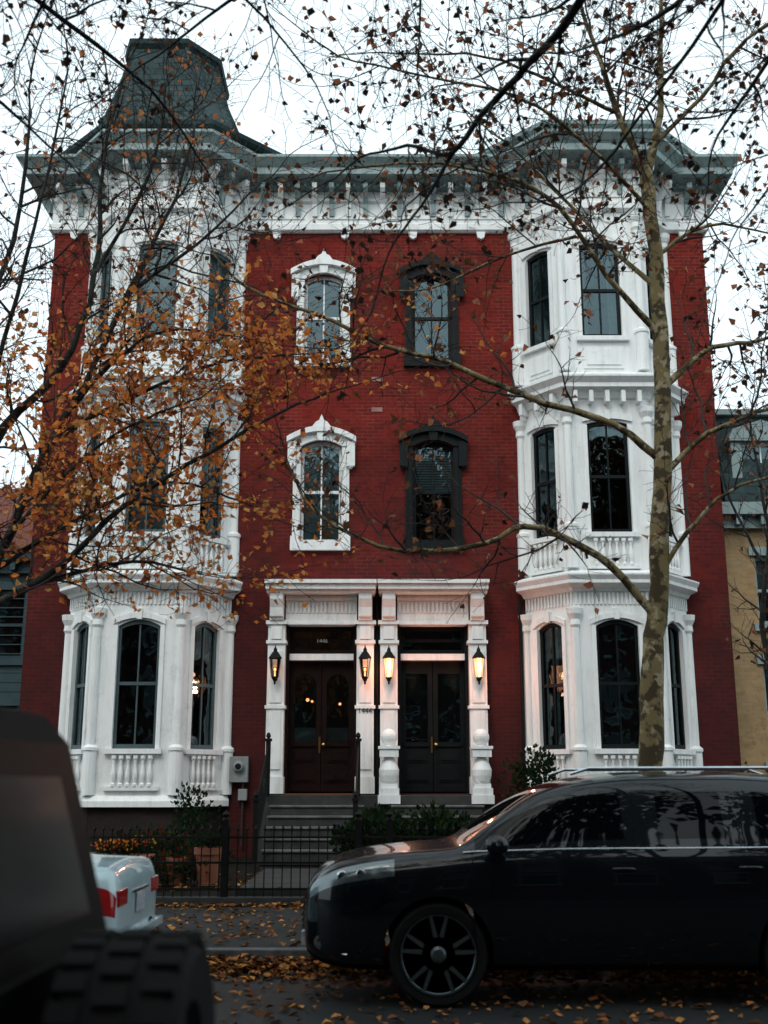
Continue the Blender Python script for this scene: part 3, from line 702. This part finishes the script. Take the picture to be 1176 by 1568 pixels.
B.limb([(-3.3, 11.7, 7.3), (-2.7, 11.5, 8.4), (-2.5, 11.3, 9.6)], .03, .01, 6)
B.limb([(-2.9, 11.6, 7.0), (-2.1, 11.4, 7.5), (-1.4, 11.3, 8.2)], .028, .008, 6)
B.limb([(-3.5, 11.7, 5.6), (-2.9, 11.3, 6.1), (-2.3, 11.0, 6.3), (-1.7, 10.9, 6.2)], .026, .008, 6)
B.limb([(-4.1, 11.6, 4.1), (-3.2, 11.2, 4.9), (-2.5, 11.0, 5.3), (-1.9, 10.9, 5.5)], .026, .008, 6)
B.limb([(-4.5, 11.6, 4.8), (-4.0, 11.2, 6.8), (-3.7, 11.0, 8.2), (-3.5, 10.8, 9.3)], .035, .01, 6)
B.done()
def colC(p): return jitter((.030, .018, .014)) if R() < .78 else jitter((.09, .04, .02))
C = Tree("street_tree", (4.6, .4, .12), BARKD, BARKD, colC, lambda p: .22, .07, up=-.03, ln=(1.0, .5, .24), sp=(.26, .16, .13))
C.limb([(4.6, .4, .05), (4.5, .5, 2.5), (4.3, .7, 4.8)], .3, .22, 14, spawn=False)
C.limb([(4.3, .7, 4.7), (3.4, 3, 6.8), (2.1, 5.6, 7.9), (1.44, 7.0, 7.19), (1.1, 7.4, 6.95), (.79, 7.8, 6.8), (.54, 8.0, 6.55), (.2, 8.2, 6.75), (-.2, 8.3, 6.7)], .06, .009, 9, start=.45)
C.limb([(.56, 8.0, 6.57), (.3, 8.2, 6.2), (.05, 8.4, 5.9), (-.1, 8.5, 5.4)], .018, .006, 6)
C.limb([(4.3, .7, 4.7), (3.6, 4, 7.2), (2.9, 6.5, 7.7), (2.3, 7.6, 7.6), (1.7, 8.4, 7.8)], .07, .01, 8, start=.5)
C.limb([(4.3, .7, 4.7), (4.6, 3.5, 6.8), (3.9, 6.2, 7.6), (3.3, 7.6, 7.5), (2.9, 8.6, 7.1)], .07, .01, 8, start=.5)
C.limb([(3.4, 3, 6.8), (1.6, 4.6, 8.0), (.2, 6.3, 8.3), (-.9, 7.6, 8.0), (-1.9, 8.2, 7.6)], .045, .009, 8, start=.4)
C.limb([(1.6, 4.6, 8.0), (-.6, 5.6, 8.2), (-2.0, 6.8, 8.0), (-2.9, 7.8, 7.4)], .04, .009, 7, start=.35)
C.limb([(.2, 6.3, 8.3), (.3, 7.6, 8.1), (.3, 8.8, 7.9)], .02, .008, 6, start=.2)
C.limb([(2.9, 6.5, 7.7), (2.2, 7.8, 7.0), (1.7, 8.8, 6.7), (1.2, 9.4, 6.9)], .02, .007, 6, start=.2)
C.limb([(3.9, 6.2, 7.6), (3.4, 7.8, 6.7), (3.0, 8.6, 6.2)], .02, .007, 6, start=.2)
C.done()
Cb = Tree("street_tree", (-6.2, .3, .12), BARKD, BARKD, colC, lambda p: .10, .055, up=-.02, ln=(1.0, .5, .24), sp=(.26, .16, .13))
Cb.limb([(-6.2, .3, .05), (-6.1, .4, 2.5), (-5.9, .5, 4.6)], .28, .2, 12, spawn=False)
Cb.limb([(-5.9, .5, 4.5), (-5.0, 3.2, 6.6), (-3.8, 5.6, 7.6), (-2.8, 7.4, 7.6), (-2.0, 8.4, 7.4), (-1.6, 9.0, 7.0)], .05, .007, 8, start=.5)
Cb.limb([(-5.9, .5, 4.5), (-5.4, 3.4, 6.4), (-4.2, 6.2, 7.2), (-3.3, 7.8, 7.1), (-2.8, 8.6, 6.9)], .05, .007, 8, start=.5)
Cb.limb([(-3.8, 5.6, 7.6), (-2.4, 6.8, 8.0), (-1.2, 7.8, 7.9), (-.6, 8.6, 7.6)], .025, .007, 6, start=.2)
Cb.done()
D = Tree("young_street_tree", (4.5, 13, .12), BARKD, TW, colA, lambda p: .14, .07, ln=(.8, .4, .2), sp=(.24, .17, .15))
D.limb([(4.5, 13, .05), (4.55, 13, 2.2), (4.45, 13, 3.4), (4.6, 13, 4.6), (4.5, 13, 5.8)], .055, .015, 8, start=.45)
D.limb([(4.5, 13, 3.2), (4.9, 13, 4.2), (5.1, 13, 5.2)], .03, .01, 6)
D.limb([(4.5, 13, 4.2), (4.2, 13.1, 5.0), (4.1, 13.1, 5.7)], .02, .01, 6)
D.done()
def add_shade_oak(x, y, h, rx):  # unseen crowns added overhead to keep skylight off the lower facade and street
    T = Tree("unseen_shade_oak", (x, y, .12), BARKD, BARKD, None, None, 1, dep=1, ln=(2.2, 1, 1), sp=(1.2, 1, 1))
    T.limb([(x, y, .05), (x + .1, y, 4), (x, y, 8)], .32, .22, 10, spawn=False)
    cl = []
    for k in range(8):
        a = k * .785 + R(); e_ = (x + cos(a) * rx * .6, y + sin(a) * rx * .6, h + rr(-1, 2)); T.limb([(x, y, 6 + R() * 2), (x + cos(a) * rx * .25, y + sin(a) * rx * .25, h - 2), e_], .13, .03, 6); cl.append(e_)
    for k in range(16): cl.append((x + rr(-.8, .8) * rx, y + rr(-.8, .8) * rx * .8, h + rr(-1.2, 2.5)))
    for i in range(3200):
        c_ = random.choice(cl); d = rv()
        while d.length > 1: d = rv()
        T.l.leaf((c_[0] + d.x * 1.5, c_[1] + d.y * 1.5, c_[2] + d.z * 1.1), rr(.24, .44), jitter((.06, .03, .016), .4))
    T.done()
for x in (-11, -3.7, 3.2, 10.5): add_shade_oak(x, -1.6 + rr(-.4, .4), 11.6, 3.6)

GREENS = ((.014, .03, .013), (.024, .042, .016), (.010, .022, .012)); RUST = ((.10, .025, .016), (.06, .02, .014), (.14, .05, .025))
def shrub(name, c, r, n, cols, size=.06, stems=8, fl=None):
    e = empty(name, c); w = MB(); l = Leaves(); c = Vector(c)
    lumps = [(c + Vector((rr(-.6, .6) * r[0], rr(-.6, .6) * r[1], r[2] * rr(.5, 1.3))), rr(.35, .6)) for _ in range(9)]
    for q, k in lumps: w.tube([c, (c + q) / 2 + rv() * .04, q], [.014, .01, .005], 4, BARKD)
    for i in range(n):
        q, k = random.choice(lumps); d = rv()
        while d.length > 1: d = rv()
        p = q + Vector((d.x * r[0] * k, d.y * r[1] * k, d.z * r[2] * k)); p.z = max(p.z, c.z + .02)
        col = jitter(random.choice(cols), .4)
        if fl and R() < .3 and p.z > q.z - .02: col = jitter(random.choice(fl), .25)
        l.leaf(p, size * rr(.6, 1.3), col, d=Vector((d.x, d.y, d.z + .4)))
    w.obj("stems", e); l.obj("leaves", e)
shrub("rose_bush", (-3.05, 18.6, .3), (.4, .35, .75), 420, GREENS, .075)
shrub("garden_shrub", (-.3, 17.6, .25), (.5, .4, .6), 1300, GREENS, .09)
shrub("garden_shrub", (.45, 17.9, .25), (.65, .4, .6), 1300, GREENS, .09)
shrub("garden_shrub", (1.05, 18.0, .25), (.5, .4, .55), 900, GREENS, .09)
shrub("garden_shrub", (1.85, 18.2, .25), (.5, .4, .6), 1000, GREENS, .1)
shrub("garden_shrub", (2.5, 19.6, .3), (.5, .4, 1.15), 1200, GREENS, .08)
shrub("garden_shrub", (-5.3, 17.8, .25), (1.0, .5, .4), 1300, GREENS + RUST[:1], .08)
shrub("garden_shrub", (-3.2, 17.6, .25), (.9, .5, .4), 1100, GREENS + RUST[:1], .08)
shrub("garden_shrub", (-3.0, 16.3, .25), (.8, .5, .25), 900, GREENS + RUST[:1], .07)
shrub("garden_shrub", (-5.0, 15.8, .22), (1.1, .4, .25), 1000, GREENS + RUST[:1], .07)
shrub("garden_shrub", (-.3, 15.9, .22), (.5, .4, .3), 700, GREENS + RUST[:1], .07)
shrub("barberry_bush", (4.6, 15.6, .22), (.9, .6, 1.05), 2100, RUST, .06)
shrub("barberry_bush", (6.1, 15.8, .22), (.8, .6, 1.05), 1700, RUST + GREENS[:1], .06)
shrub("barberry_bush", (3.4, 17.0, .22), (.9, .5, .9), 1500, RUST[:2] + GREENS, .07)
shrub("flowering_mums", (-3.72, 16.6, .62), (.42, .25, .16), 1200, GREENS, .045, fl=((.75, .2, .04), (.7, .35, .05), (.55, .06, .04)))
def pot(name, x, y, z, r, h, m):
    mb = MB(); mb.lathe(shaft(x, y, z), [(r * .68, 0), (r * .95, h * .82), (r * 1.08, h * .83), (r * 1.08, h), (r * .92, h), (r * .88, h * .88), (0, h * .86)], 20, m); return mb.obj(name)
mb = MB(); mb.box(WF, -4.12, -3.32, 16.4, 16.8, .22, .6, simple("wood_planter", (.10, .06, .035), rough=.8)); mb.box(WF, -4.15, -3.29, 16.37, 16.83, .56, .62, TERRA); mb.obj("wooden_planter", bevel=.01)
pot("terracotta_pot", -2.45, 16.2, .24, .19, .5, TERRA); pot("terracotta_pot", -2.9, 16.3, .24, .16, .36, TERRA)
pot("white_flower_pot", .22, 17.0, .24, .19, .5, WHITE)
shrub("potted_plant", (.22, 17.0, .7), (.25, .2, .22), 350, GREENS, .08); shrub("potted_plant", (-2.45, 16.2, .7), (.2, .2, .15), 250, GREENS, .06)
fl = Leaves()
LC = ((.22, .09, .035), (.34, .15, .05), (.14, .06, .03), (.08, .04, .02), (.42, .19, .06))
for i in range(15000):
    x = rr(-7, 7); t = R()
    if t < .54: y = KY - abs(random.gauss(0, .38)) - .01; z = .008 + max(0, .08 - (KY - y) * .12) * R()
    elif t < .68: y = rr(7, KY); z = .008
    elif t < .84: y = rr(KY + .16, 14.7); z = .135
    elif t < .93: y = 14.68 - abs(random.gauss(0, .15)); z = .135
    else: y = rr(14.95, 18.5); z = .27
    fl.leaf((x, y, z + .004), rr(.045, .105), jitter(random.choice(LC), .4), flat=True)
fl.obj("fallen_leaves", None, LEAFG)

# ------------------------------------------------------------------ vehicles
def paint(name, c, rough=.25, coat=1, spec=.5):
    m, nt, b = newmat(name); nt.links.new(mixrgb(nt, ramp(nt, noise(nt, 2.5, 5), .4, .8), c, tuple(x * 1.2 + .001 for x in c)), b.inputs['Base Color'])
    b.inputs['Roughness'].default_value = rough; b.inputs['Coat Weight'].default_value = coat; b.inputs['Coat Roughness'].default_value = .02; b.inputs['Specular IOR Level'].default_value = spec
    b.inputs['Coat IOR'].default_value = 1.5
    if 'Coat Tint' in b.inputs: b.inputs['Coat Tint'].default_value = (.8, .95, 1, 1)
    return m
PBLK = paint("black_car_paint", (.001, .0025, .004), .3, .8, .1); PWHT = paint("white_car_paint", (.6, .64, .64)); PJEEP = paint("black_matte_car_paint", (.001, .002, .002), .45, .0, .045)
m, nt, b = newmat("tinted_car_glass"); b.inputs['Base Color'].default_value = (.001, .002, .003, 1); b.inputs['Roughness'].default_value = .02; b.inputs['Specular IOR Level'].default_value = .22; CG = m
m, nt, b = newmat("smoked_glass"); b.inputs['Base Color'].default_value = (.001, .002, .003, 1); b.inputs['Roughness'].default_value = .15; b.inputs['Specular IOR Level'].default_value = .05; CGJ = m
TYRE = simple("tyre_rubber", (.006, .006, .007), (.010, .010, .010), rough=.85, bs=.3, spec=.1)
RIM = simple("alloy_rim", (.16, .20, .21), (.10, .13, .14), rough=.3, metal=.9)
CHR = simple("chrome", (.6, .65, .68), rough=.12, metal=1)
BPL = simple("black_plastic", (.003, .003, .004), rough=.8, spec=.08)
m, nt, b = newmat("headlamp_lens"); b.inputs['Base Color'].default_value = (.10, .13, .14, 1); b.inputs['Metallic'].default_value = .7; b.inputs['Roughness'].default_value = .2; b.inputs['Coat Weight'].default_value = 1
bump(nt, b, noise(nt, 9, 0), .3, .03); HL = m
m, nt, b = newmat("tail_lamp_lens"); b.inputs['Base Color'].default_value = (.18, .006, .008, 1); b.inputs['Roughness'].default_value = .1; b.inputs['Coat Weight'].default_value = .6; b.inputs['Emission Color'].default_value = (1, .02, .03, 1); b.inputs['Emission Strength'].default_value = .04; TL = m
PLATE = simple("licence_plate", (.5, .52, .52), (.3, .33, .4), scale=20, rough=.4)

def wheel(mb, x, y, z, r, sgn, wid=.23, rimr=.76, spokes=5, tread=False):
    F = frame((x, y, z), (1, 0, 0), (0, sgn, 0), (0, 0, 1))     # V axis = outward
    h = wid / 2; q = r * rimr
    mb.lathe(F, [(q, -h * .9), (r * .93, -h), (r * .99, -h * .7), (r, -h * .3), (r, h * .3), (r * .99, h * .7), (r * .93, h), (q * 1.04, h * .92), (q, h * .8)], 40, TYRE)
    mb.lathe(F, [(q * .95, h * .8), (q * 1.0, h * .93), (q * 1.01, h * .99), (q * .985, h * .99), (q * .96, h * .8)], 48, RIM)
    mb.lathe(F, [(q * .99, -h * .8), (q * .9, -h * .6), (q * .88, h * .2), (q * .95, h * .79), (q * .86, h * .1), (q * .8, -h * .5), (0, -h * .52)], 40, BPL)
    mb.lathe(F, [(q * .6, -h * .45), (q * .6, -h * .3), (0, -h * .29)], 24, STONE)
    for k in range(spokes):
        a0 = 2 * pi * k / spokes + .3
        for da in (-.2, .2):
            d0 = Vector((cos(a0 + da * .2), 0, sin(a0 + da * .2))); d1 = Vector((cos(a0 + da * 1.1), 0, sin(a0 + da * 1.1)))
            def P(d, rad, off, depth):
                t = Vector((-d.z, 0, d.x)); v = d * rad + t * off; return F(v.x, depth, v.z)
            w0, w1 = .020, .013; vs = []
            for d, rad, w, dp in ((d0, .05, w0, h * .75), (d1, q * .97, w1, h * .9)):
                vs += [P(d, rad, -w, dp), P(d, rad, w, dp), P(d, rad, w * .6, dp - .04), P(d, rad, -w * .6, dp - .04)]
            mb.add(vs, [(0, 1, 5, 4), (1, 2, 6, 5), (2, 3, 7, 6), (3, 0, 4, 7), (0, 3, 2, 1), (4, 5, 6, 7)], RIM)
    mb.lathe(F, [(.06, h * .3), (.06, h * .8), (.04, h * .88), (0, h * .89)], 16, RIM)
    if tread:
        for row in (-.6, 0, .6):
            for k in range(34):
                a = 2 * pi * (k + (row != 0) * .5) / 34; c, s_ = cos(a), sin(a)
                mb.box(frame(F(c * r, row * h, s_ * r), F(-s_, 0, c) - F(0, 0, 0), F(0, 1, 0) - F(0, 0, 0), F(c, 0, s_) - F(0, 0, 0)), -.025, .025, -h * .25, h * .25, -.01, .014, TYRE)

def car(name, X0, Yc, S, pm, wheels, wr, winI, glassF, glassR, headI, tailI, belt, headQ=(4, 5), tailQ=(4, 5)):
    e = empty(name, (X0 + 2.3, Yc, 0)); mb = MB(); vs = []; n = 20
    for (x, w, zb, zs, yb, zw, yt, zt, zr) in S:
        h = [(0, zb), (.8 * w, zb), (.95 * w, zb + .07), (.985 * w, zb + .28 * (zs - zb)), (w, zb + .62 * (zs - zb)), (.985 * w, zs), (yb, zw), (yt, zt), (yt - .09, zr - .02), (yt * .5, zr), (0, zr + .012)]
        ring = h + [(-y, z) for y, z in h[9:0:-1]]
        vs += [(X0 + x, Yc - y, z) for y, z in ring]
    fs = []; ms = []
    mb.mi(pm); mb.mi(BPL)
    for i in range(len(S) - 1):
        for k in range(n):
            fs.append((i * n + k, i * n + (k + 1) % n, (i + 1) * n + (k + 1) % n, (i + 1) * n + k))
            q = k if k < 10 else 19 - k
            m = pm
            if q == 6 and i in winI: m = CG
            if q in (8, 9) and (i in glassF or i in glassR): m = CG
            if q in headQ and i in headI: m = HL
            if q in tailQ and i in tailI: m = TL
            if q <= 1: m = BPL
            ms.append(m)
    for f, m in zip(fs, ms): mb.f.append(f); mb.m.append(mb.mi(m))
    mb.v = vs
    mb.f.append(tuple(range(n))[::-1]); mb.m.append(mb.mi(pm)); mb.f.append(tuple((len(S) - 1) * n + k for k in range(n))); mb.m.append(mb.mi(pm))
    o = mb.obj("body_tmp"); ss = o.modifiers.new('s', 'SUBSURF'); ss.levels = 3; ss.render_levels = 3
    cut = MB()
    for wx in wheels:
        for sg in (-1, 1):
            cut.lathe(frame((X0 + wx, Yc + sg * .62, wr), (1, 0, 0), (0, sg, 0), (0, 0, 1)), [(wr + .045, 0), (wr + .045, .6)], 48, BPL)
    co = cut.obj("cut_tmp"); bm_ = o.modifiers.new('b', 'BOOLEAN'); bm_.object = co; bm_.operation = 'DIFFERENCE'; bm_.solver = 'EXACT'
    try: bm_.material_mode = 'TRANSFER'
    except Exception: pass
    dg = bpy.context.evaluated_depsgraph_get(); dg.update()
    me = bpy.data.meshes.new_from_object(o.evaluated_get(dg)); body = bpy.data.objects.new("body", me); sc.collection.objects.link(body)
    bpy.data.objects.remove(o); bpy.data.objects.remove(co)
    bi = [i for i, mm in enumerate(me.materials) if mm and mm.name.startswith("black_plastic")]
    for p in me.polygons: p.use_smooth = p.material_index not in bi
    body.parent = e; body.matrix_parent_inverse = Matrix.Translation(-e.location)
    W = MB()
    for wx in wheels:
        for sg in (-1, 1): wheel(W, X0 + wx, Yc + sg * .80, wr, wr, sg)
    W.obj("wheels", e, smooth=False)
    T = MB()
    def interp(x, idx):
        for a, b2 in zip(S, S[1:]):
            if a[0] <= x <= b2[0]:
                t = (x - a[0]) / (b2[0] - a[0]); s_ = [p + (q - p) * t for p, q in zip(a, b2)]; break
        x, w, zb, zs, yb, zw, yt, zt, zr = s_
        return [(0, zb), (.8 * w, zb), (.95 * w, zb + .07), (.985 * w, zb + .28 * (zs - zb)), (w, zb + .62 * (zs - zb)), (.985 * w, zs), (yb, zw), (yt, zt)][idx]
    for sg in (-1, 1):
        pts = []; x = belt[0]
        while x <= belt[1]: y, z = interp(x, 6); pts.append((X0 + x, Yc + sg * (y + .001), z - .005)); x += .1
        T.tube(pts, .009, 5, CHR)
        for x in belt[2:]:
            P = [interp(x, k) for k in (2, 3, 4, 5, 6)]; T.tube([(X0 + x, Yc + sg * (y - .010), z) for y, z in P], .006, 4, BPL)
        for x in belt[3:]:
            y, z = interp(x - .18, 5); T.tube([(X0 + x - .24, Yc + sg * (y - .012), z - .05), (X0 + x - .21, Yc + sg * (y + .014), z - .045), (X0 + x - .09, Yc + sg * (y + .014), z - .045), (X0 + x - .06, Yc + sg * (y - .012), z - .05)], .012, 6, pm)
        y, z = interp(belt[0] + .22, 6)
        T.lathe(frame((X0 + belt[0] + .25, Yc + sg * (y + .13), z + .05), (1, 0, 0), (0, sg, 0), (0, 0, .75)), [(.03, -.12), (.05, -.08), (.085, -.04), (.095, .02), (.08, .07), (.03, .09), (0, .092)], 16, pm)
    T.obj("trim", e, smooth=True)
    return e
YC = 9.8
SUV = [(0.00, .55, .38, .66, .50, .70, .42, .74, .75), (.05, .70, .30, .78, .66, .86, .56, .90, .91), (.20, .84, .24, .88, .79, .97, .68, 1.01, 1.02), (.42, .90, .22, .935, .83, 1.03, .72, 1.07, 1.085), (.72, .925, .22, .97, .845, 1.07, .75, 1.11, 1.125),
       (1.02, .93, .22, 1.0, .85, 1.095, .77, 1.125, 1.145), (1.20, .93, .22, 1.01, .855, 1.11, .785, 1.14, 1.155), (1.30, .93, .22, 1.015, .86, 1.12, .77, 1.18, 1.21), (1.66, .93, .22, 1.03, .86, 1.13, .71, 1.43, 1.47), (2.02, .93, .22, 1.035, .86, 1.14, .68, 1.59, 1.65),
       (2.58, .93, .22, 1.04, .86, 1.145, .66, 1.635, 1.71), (2.68, .93, .22, 1.04, .86, 1.145, .66, 1.635, 1.715), (3.40, .93, .22, 1.05, .86, 1.15, .66, 1.635, 1.72), (3.48, .93, .22, 1.05, .86, 1.15, .66, 1.635, 1.72), (4.05, .92, .22, 1.06, .85, 1.16, .66, 1.60, 1.69),
       (4.22, .91, .23, 1.05, .84, 1.17, .65, 1.58, 1.67), (4.50, .89, .26, 1.03, .82, 1.14, .63, 1.40, 1.48), (4.70, .84, .32, .95, .76, 1.05, .66, 1.12, 1.14), (4.78, .72, .42, .85, .62, .92, .55, .95, .96)]
e = car("parked_suv", -.64, YC, SUV, PBLK, (1.05, 3.88), .375, (7, 8, 9, 11, 13), (7, 8), (15, 16), (1, 2, 3), (15, 16), (1.25, 4.3, 1.32, 2.63, 3.6), headQ=(5,))
mb = MB()
for sg in (-1, 1):
    for x, y, z, r in ((-.32, .83, .93, .045), (-.18, .87, .955, .035)):
        mb.lathe(frame((x, YC + sg * (y - .03), z), (1, 0, 0), (0, sg, 0), (0, 0, 1)), [(r, 0), (r * 1.05, .02), (r * .8, .035), (0, .04)], 16, CHR)
    mb.lathe(frame((-.47, YC + sg * .75, .45), (1, 0, 0), (-.6, sg * .8, 0), (0, 0, 1)), [(.05, 0), (.055, .02), (.03, .03), (0, .032)], 14, CHR)
    mb.tube([(-.50, YC + sg * .73, .40), (-.40, YC + sg * .80, .38), (-.28, YC + sg * .85, .37)], .008, 5, CHR)
    mb.tube([(1.5, YC + sg * .60, 1.70), (1.65, YC + sg * .60, 1.745), (3.3, YC + sg * .60, 1.75), (3.45, YC + sg * .60, 1.70)], .014, 6, CHR)
for i in range(5): mb.box(WF, -.66, -.62, YC - .42, YC + .42, .50 + i * .05, .515 + i * .05, CHR)
mb.box(WF, -.67, -.63, YC - .26, YC + .26, .36, .46, PLATE)
mb.obj("lamps_and_grille", e)
SED = [(0, .55, .36, .55, .5, .6, .42, .62, .63), (.06, .70, .28, .65, .64, .72, .56, .74, .75), (.25, .84, .2, .74, .76, .82, .66, .84, .85), (.6, .89, .2, .82, .8, .89, .72, .92, .93), (1.3, .90, .2, .86, .81, .95, .76, .98, 1.0), (1.45, .90, .2, .87, .81, .96, .74, 1.04, 1.07),
       (2.1, .90, .2, .88, .81, .97, .60, 1.36, 1.41), (2.6, .90, .2, .88, .81, .97, .58, 1.39, 1.45), (2.7, .90, .2, .88, .81, .97, .58, 1.39, 1.45), (3.2, .9, .2, .9, .81, .98, .58, 1.36, 1.43), (3.6, .9, .2, .91, .81, .99, .60, 1.24, 1.30), (4.05, .9, .22, .92, .80, .985, .70, 1.02, 1.04),
       (4.4, .885, .25, .90, .79, .975, .70, 1.0, 1.02), (4.62, .86, .27, .88, .78, .965, .70, .995, 1.015), (4.70, .83, .30, .84, .75, .94, .68, .97, .985), (4.74, .80, .36, .78, .70, .84, .62, .86, .87), (4.75, .70, .42, .70, .6, .74, .5, .76, .77)]
e = car("parked_sedan", -6.80, YC, SED, PWHT, (.95, 3.75), .33, (5, 6, 8, 9), (5,), (10,), (1, 2), (13, 14), (1.4, 3.9, 1.4, 2.65, 3.5), tailQ=(4,))
mb = MB(); xr = -6.80 + 4.755
mb.box(WF, xr, xr + .012, YC - .155, YC + .155, .60, .755, PLATE); mb.box(WF, xr - .02, xr + .01, YC - .3, YC + .3, .76, .785, CHR)
mb.box(WF, xr - .12, xr + .05, YC - .8, YC + .8, .40, .47, PWHT)
for sg in (-1, 1):
    a, b2 = sorted((YC + sg * .48, YC + sg * .76)); mb.box(WF, xr - .06, xr + .004, a, b2, .70, .82, TL)
mb.obj("rear_trim", e, bevel=.006)

e = empty("parked_jeep", (-2.6, 2.75, 0)); mb = MB(); y0, y1 = 1.82, 3.68
JX = .09
JF = lambda u, v, w: Vector((u + JX, v, w))
mb.box(JF, -3.3, -.93, y0, y1, .62, 1.2, PJEEP)
mb.box(JF, -4.35, -3.3, y0 + .25, y1 - .25, .66, 1.16, PJEEP); mb.box(JF, -4.2, -3.301, y0 + .33, y1 - .33, 1.16, 1.22, PJEEP)
mb.box(JF, -4.6, -.82, y0 + .35, y1 - .35, .42, .6, BPL); mb.box(JF, -.86, -.72, y0 + .05, y1 - .05, .48, .64, BPL); mb.box(JF, -4.7, -4.5, y0 + .1, y1 - .1, .48, .66, BPL)
vs = []
for z, i, xr_ in ((1.2, .02, -.95), (1.76, .07, -1.09), (1.85, .13, -1.16)):
    vs += [JF(-3.15 + i * 3, y0 + i, z), JF(xr_, y0 + i, z), JF(xr_, y1 - i, z), JF(-3.15 + i * 3, y1 - i, z)]
mb.add(vs, [(k, (k + 1) % 4, 4 + (k + 1) % 4, 4 + k) for k in range(4)] + [(4 + k, 4 + (k + 1) % 4, 8 + (k + 1) % 4, 8 + k) for k in range(4)] + [(8, 9, 10, 11)], PJEEP)
for wx in (-1.55, -3.95):
    for y in (y0 - .06, y1 - .22): mb.box(JF, wx - .55, wx + .55, y, y + .28, .88, .95, BPL); mb.box(JF, wx - .58, wx - .48, y, y + .28, .6, .9, BPL); mb.box(JF, wx + .48, wx + .58, y, y + .28, .6, .9, BPL)
for sg, y in ((-1, y0 + .02), (1, y1 - .2)): mb.box(JF, -.93, -.88, y, y + .18, .85, 1.1, BPL); mb.box(JF, -.885, -.875, y + .02, y + .16, .87, .97, TL)
mb.obj("body", e, bevel=.03)
g = MB()
def P(y, z): return JF(-.95 - (z - 1.2) * .25 + .006, y, z)
g.add([P(y0 + .2, 1.27), P(y1 - .2, 1.27), P(y1 - .26, 1.66), P(y0 + .26, 1.66)], [(0, 1, 2, 3)], CGJ)
for yy, sg in ((y0, 1), (y1, -1)):
    for xa, xb in ((-1.2, -1.9), (-2.0, -2.75)):
        q = lambda z: yy + sg * (.02 + (z - 1.2) * .089 - .006)
        g.add([JF(xa, q(1.27), 1.27), JF(xb, q(1.27), 1.27), JF(xb, q(1.66), 1.66), JF(xa, q(1.66), 1.66)], [(0, 1, 2, 3)], CGJ)
g.obj("windows", e)
w = MB()
for wx in (-1.55, -3.95):
    for sg, y in ((-1, y0 + .1), (1, y1 - .1)): wheel(w, wx + JX, y, .40, .40, sg, .26, .58, 5, True)
def spare(mb, x, y, z, r):
    F = frame((x, y, z), (0, 1, 0), (1, 0, 0), (0, 0, 1)); h = .15; q = r * .56
    mb.lathe(F, [(q, -h * .9), (r * .9, -h), (r * .985, -h * .72), (r, -h * .3), (r, h * .3), (r * .985, h * .72), (r * .9, h), (q * 1.1, h * .9), (q, h * .7)], 44, TYRE)
    mb.lathe(F, [(q, -h * .8), (q * .95, h * .7), (q * .7, h * .4), (q * .4, h * .65), (0, h * .66)], 30, BPL)
    for row in (-.66, 0, .66):
        for k in range(30):
            a = 2 * pi * (k + (row != 0) * .5) / 30; c, s_ = cos(a), sin(a); rad = r * (.985 if row else 1)
            o = F(0, 0, 0); mb.box(frame(F(c * rad, row * h, s_ * rad), F(-s_, 0, c) - o, F(0, 1, 0) - o, F(c, 0, s_) - o), -.027, .027, -h * .24, h * .24, -.01, .016, TYRE)
spare(w, -.60, 2.88, .90, .38)
w.tube([(-.95 + JX, 2.88, .91), (-.6, 2.88, .91)], .08, 10, BPL)
w.obj("wheels_and_spare", e, smooth=False)

# ------------------------------------------------------------------ light, sky, camera
w = bpy.data.worlds.new("World"); sc.world = w; w.use_nodes = True; nt = w.node_tree; nt.nodes.clear()
sky = nt.nodes.new("ShaderNodeTexSky"); sky.sky_type = 'NISHITA'; sky.sun_disc = False; sky.sun_elevation = radians(48); sky.sun_rotation = radians(200); sky.dust_density = 4; sky.air_density = 1
b1 = nt.nodes.new("ShaderNodeBackground"); b1.inputs[1].default_value = .05; nt.links.new(sky.outputs[0], b1.inputs[0])
b2 = nt.nodes.new("ShaderNodeBackground"); b2.inputs[0].default_value = (.84, .97, 1, 1); b2.inputs[1].default_value = 1.2
ad = nt.nodes.new("ShaderNodeAddShader"); o = nt.nodes.new("ShaderNodeOutputWorld")
nt.links.new(b1.outputs[0], ad.inputs[0]); nt.links.new(b2.outputs[0], ad.inputs[1]); nt.links.new(ad.outputs[0], o.inputs[0])
L = bpy.data.lights.new("sun", 'SUN'); L.energy = .7; L.angle = radians(15); L.color = (1, .98, .95)
so = bpy.data.objects.new("sun", L); so.rotation_euler = (radians(42), 0, radians(-20)); sc.collection.objects.link(so)
cd = bpy.data.cameras.new("camera"); co = bpy.data.objects.new("camera", cd); sc.collection.objects.link(co)
co.location = (0, 0, 1.65); co.rotation_euler = (radians(90 + 13.6), 0, 0)
cd.sensor_fit = 'HORIZONTAL'; cd.sensor_width = 36; cd.lens = 52.04; cd.clip_end = 2000; cd.clip_start = .05
cd.dof.use_dof = True; cd.dof.focus_distance = 20; cd.dof.aperture_fstop = 2.4
sc.camera = co
sc.view_settings.view_transform = 'Standard'; sc.view_settings.look = 'None'; sc.view_settings.exposure = 0
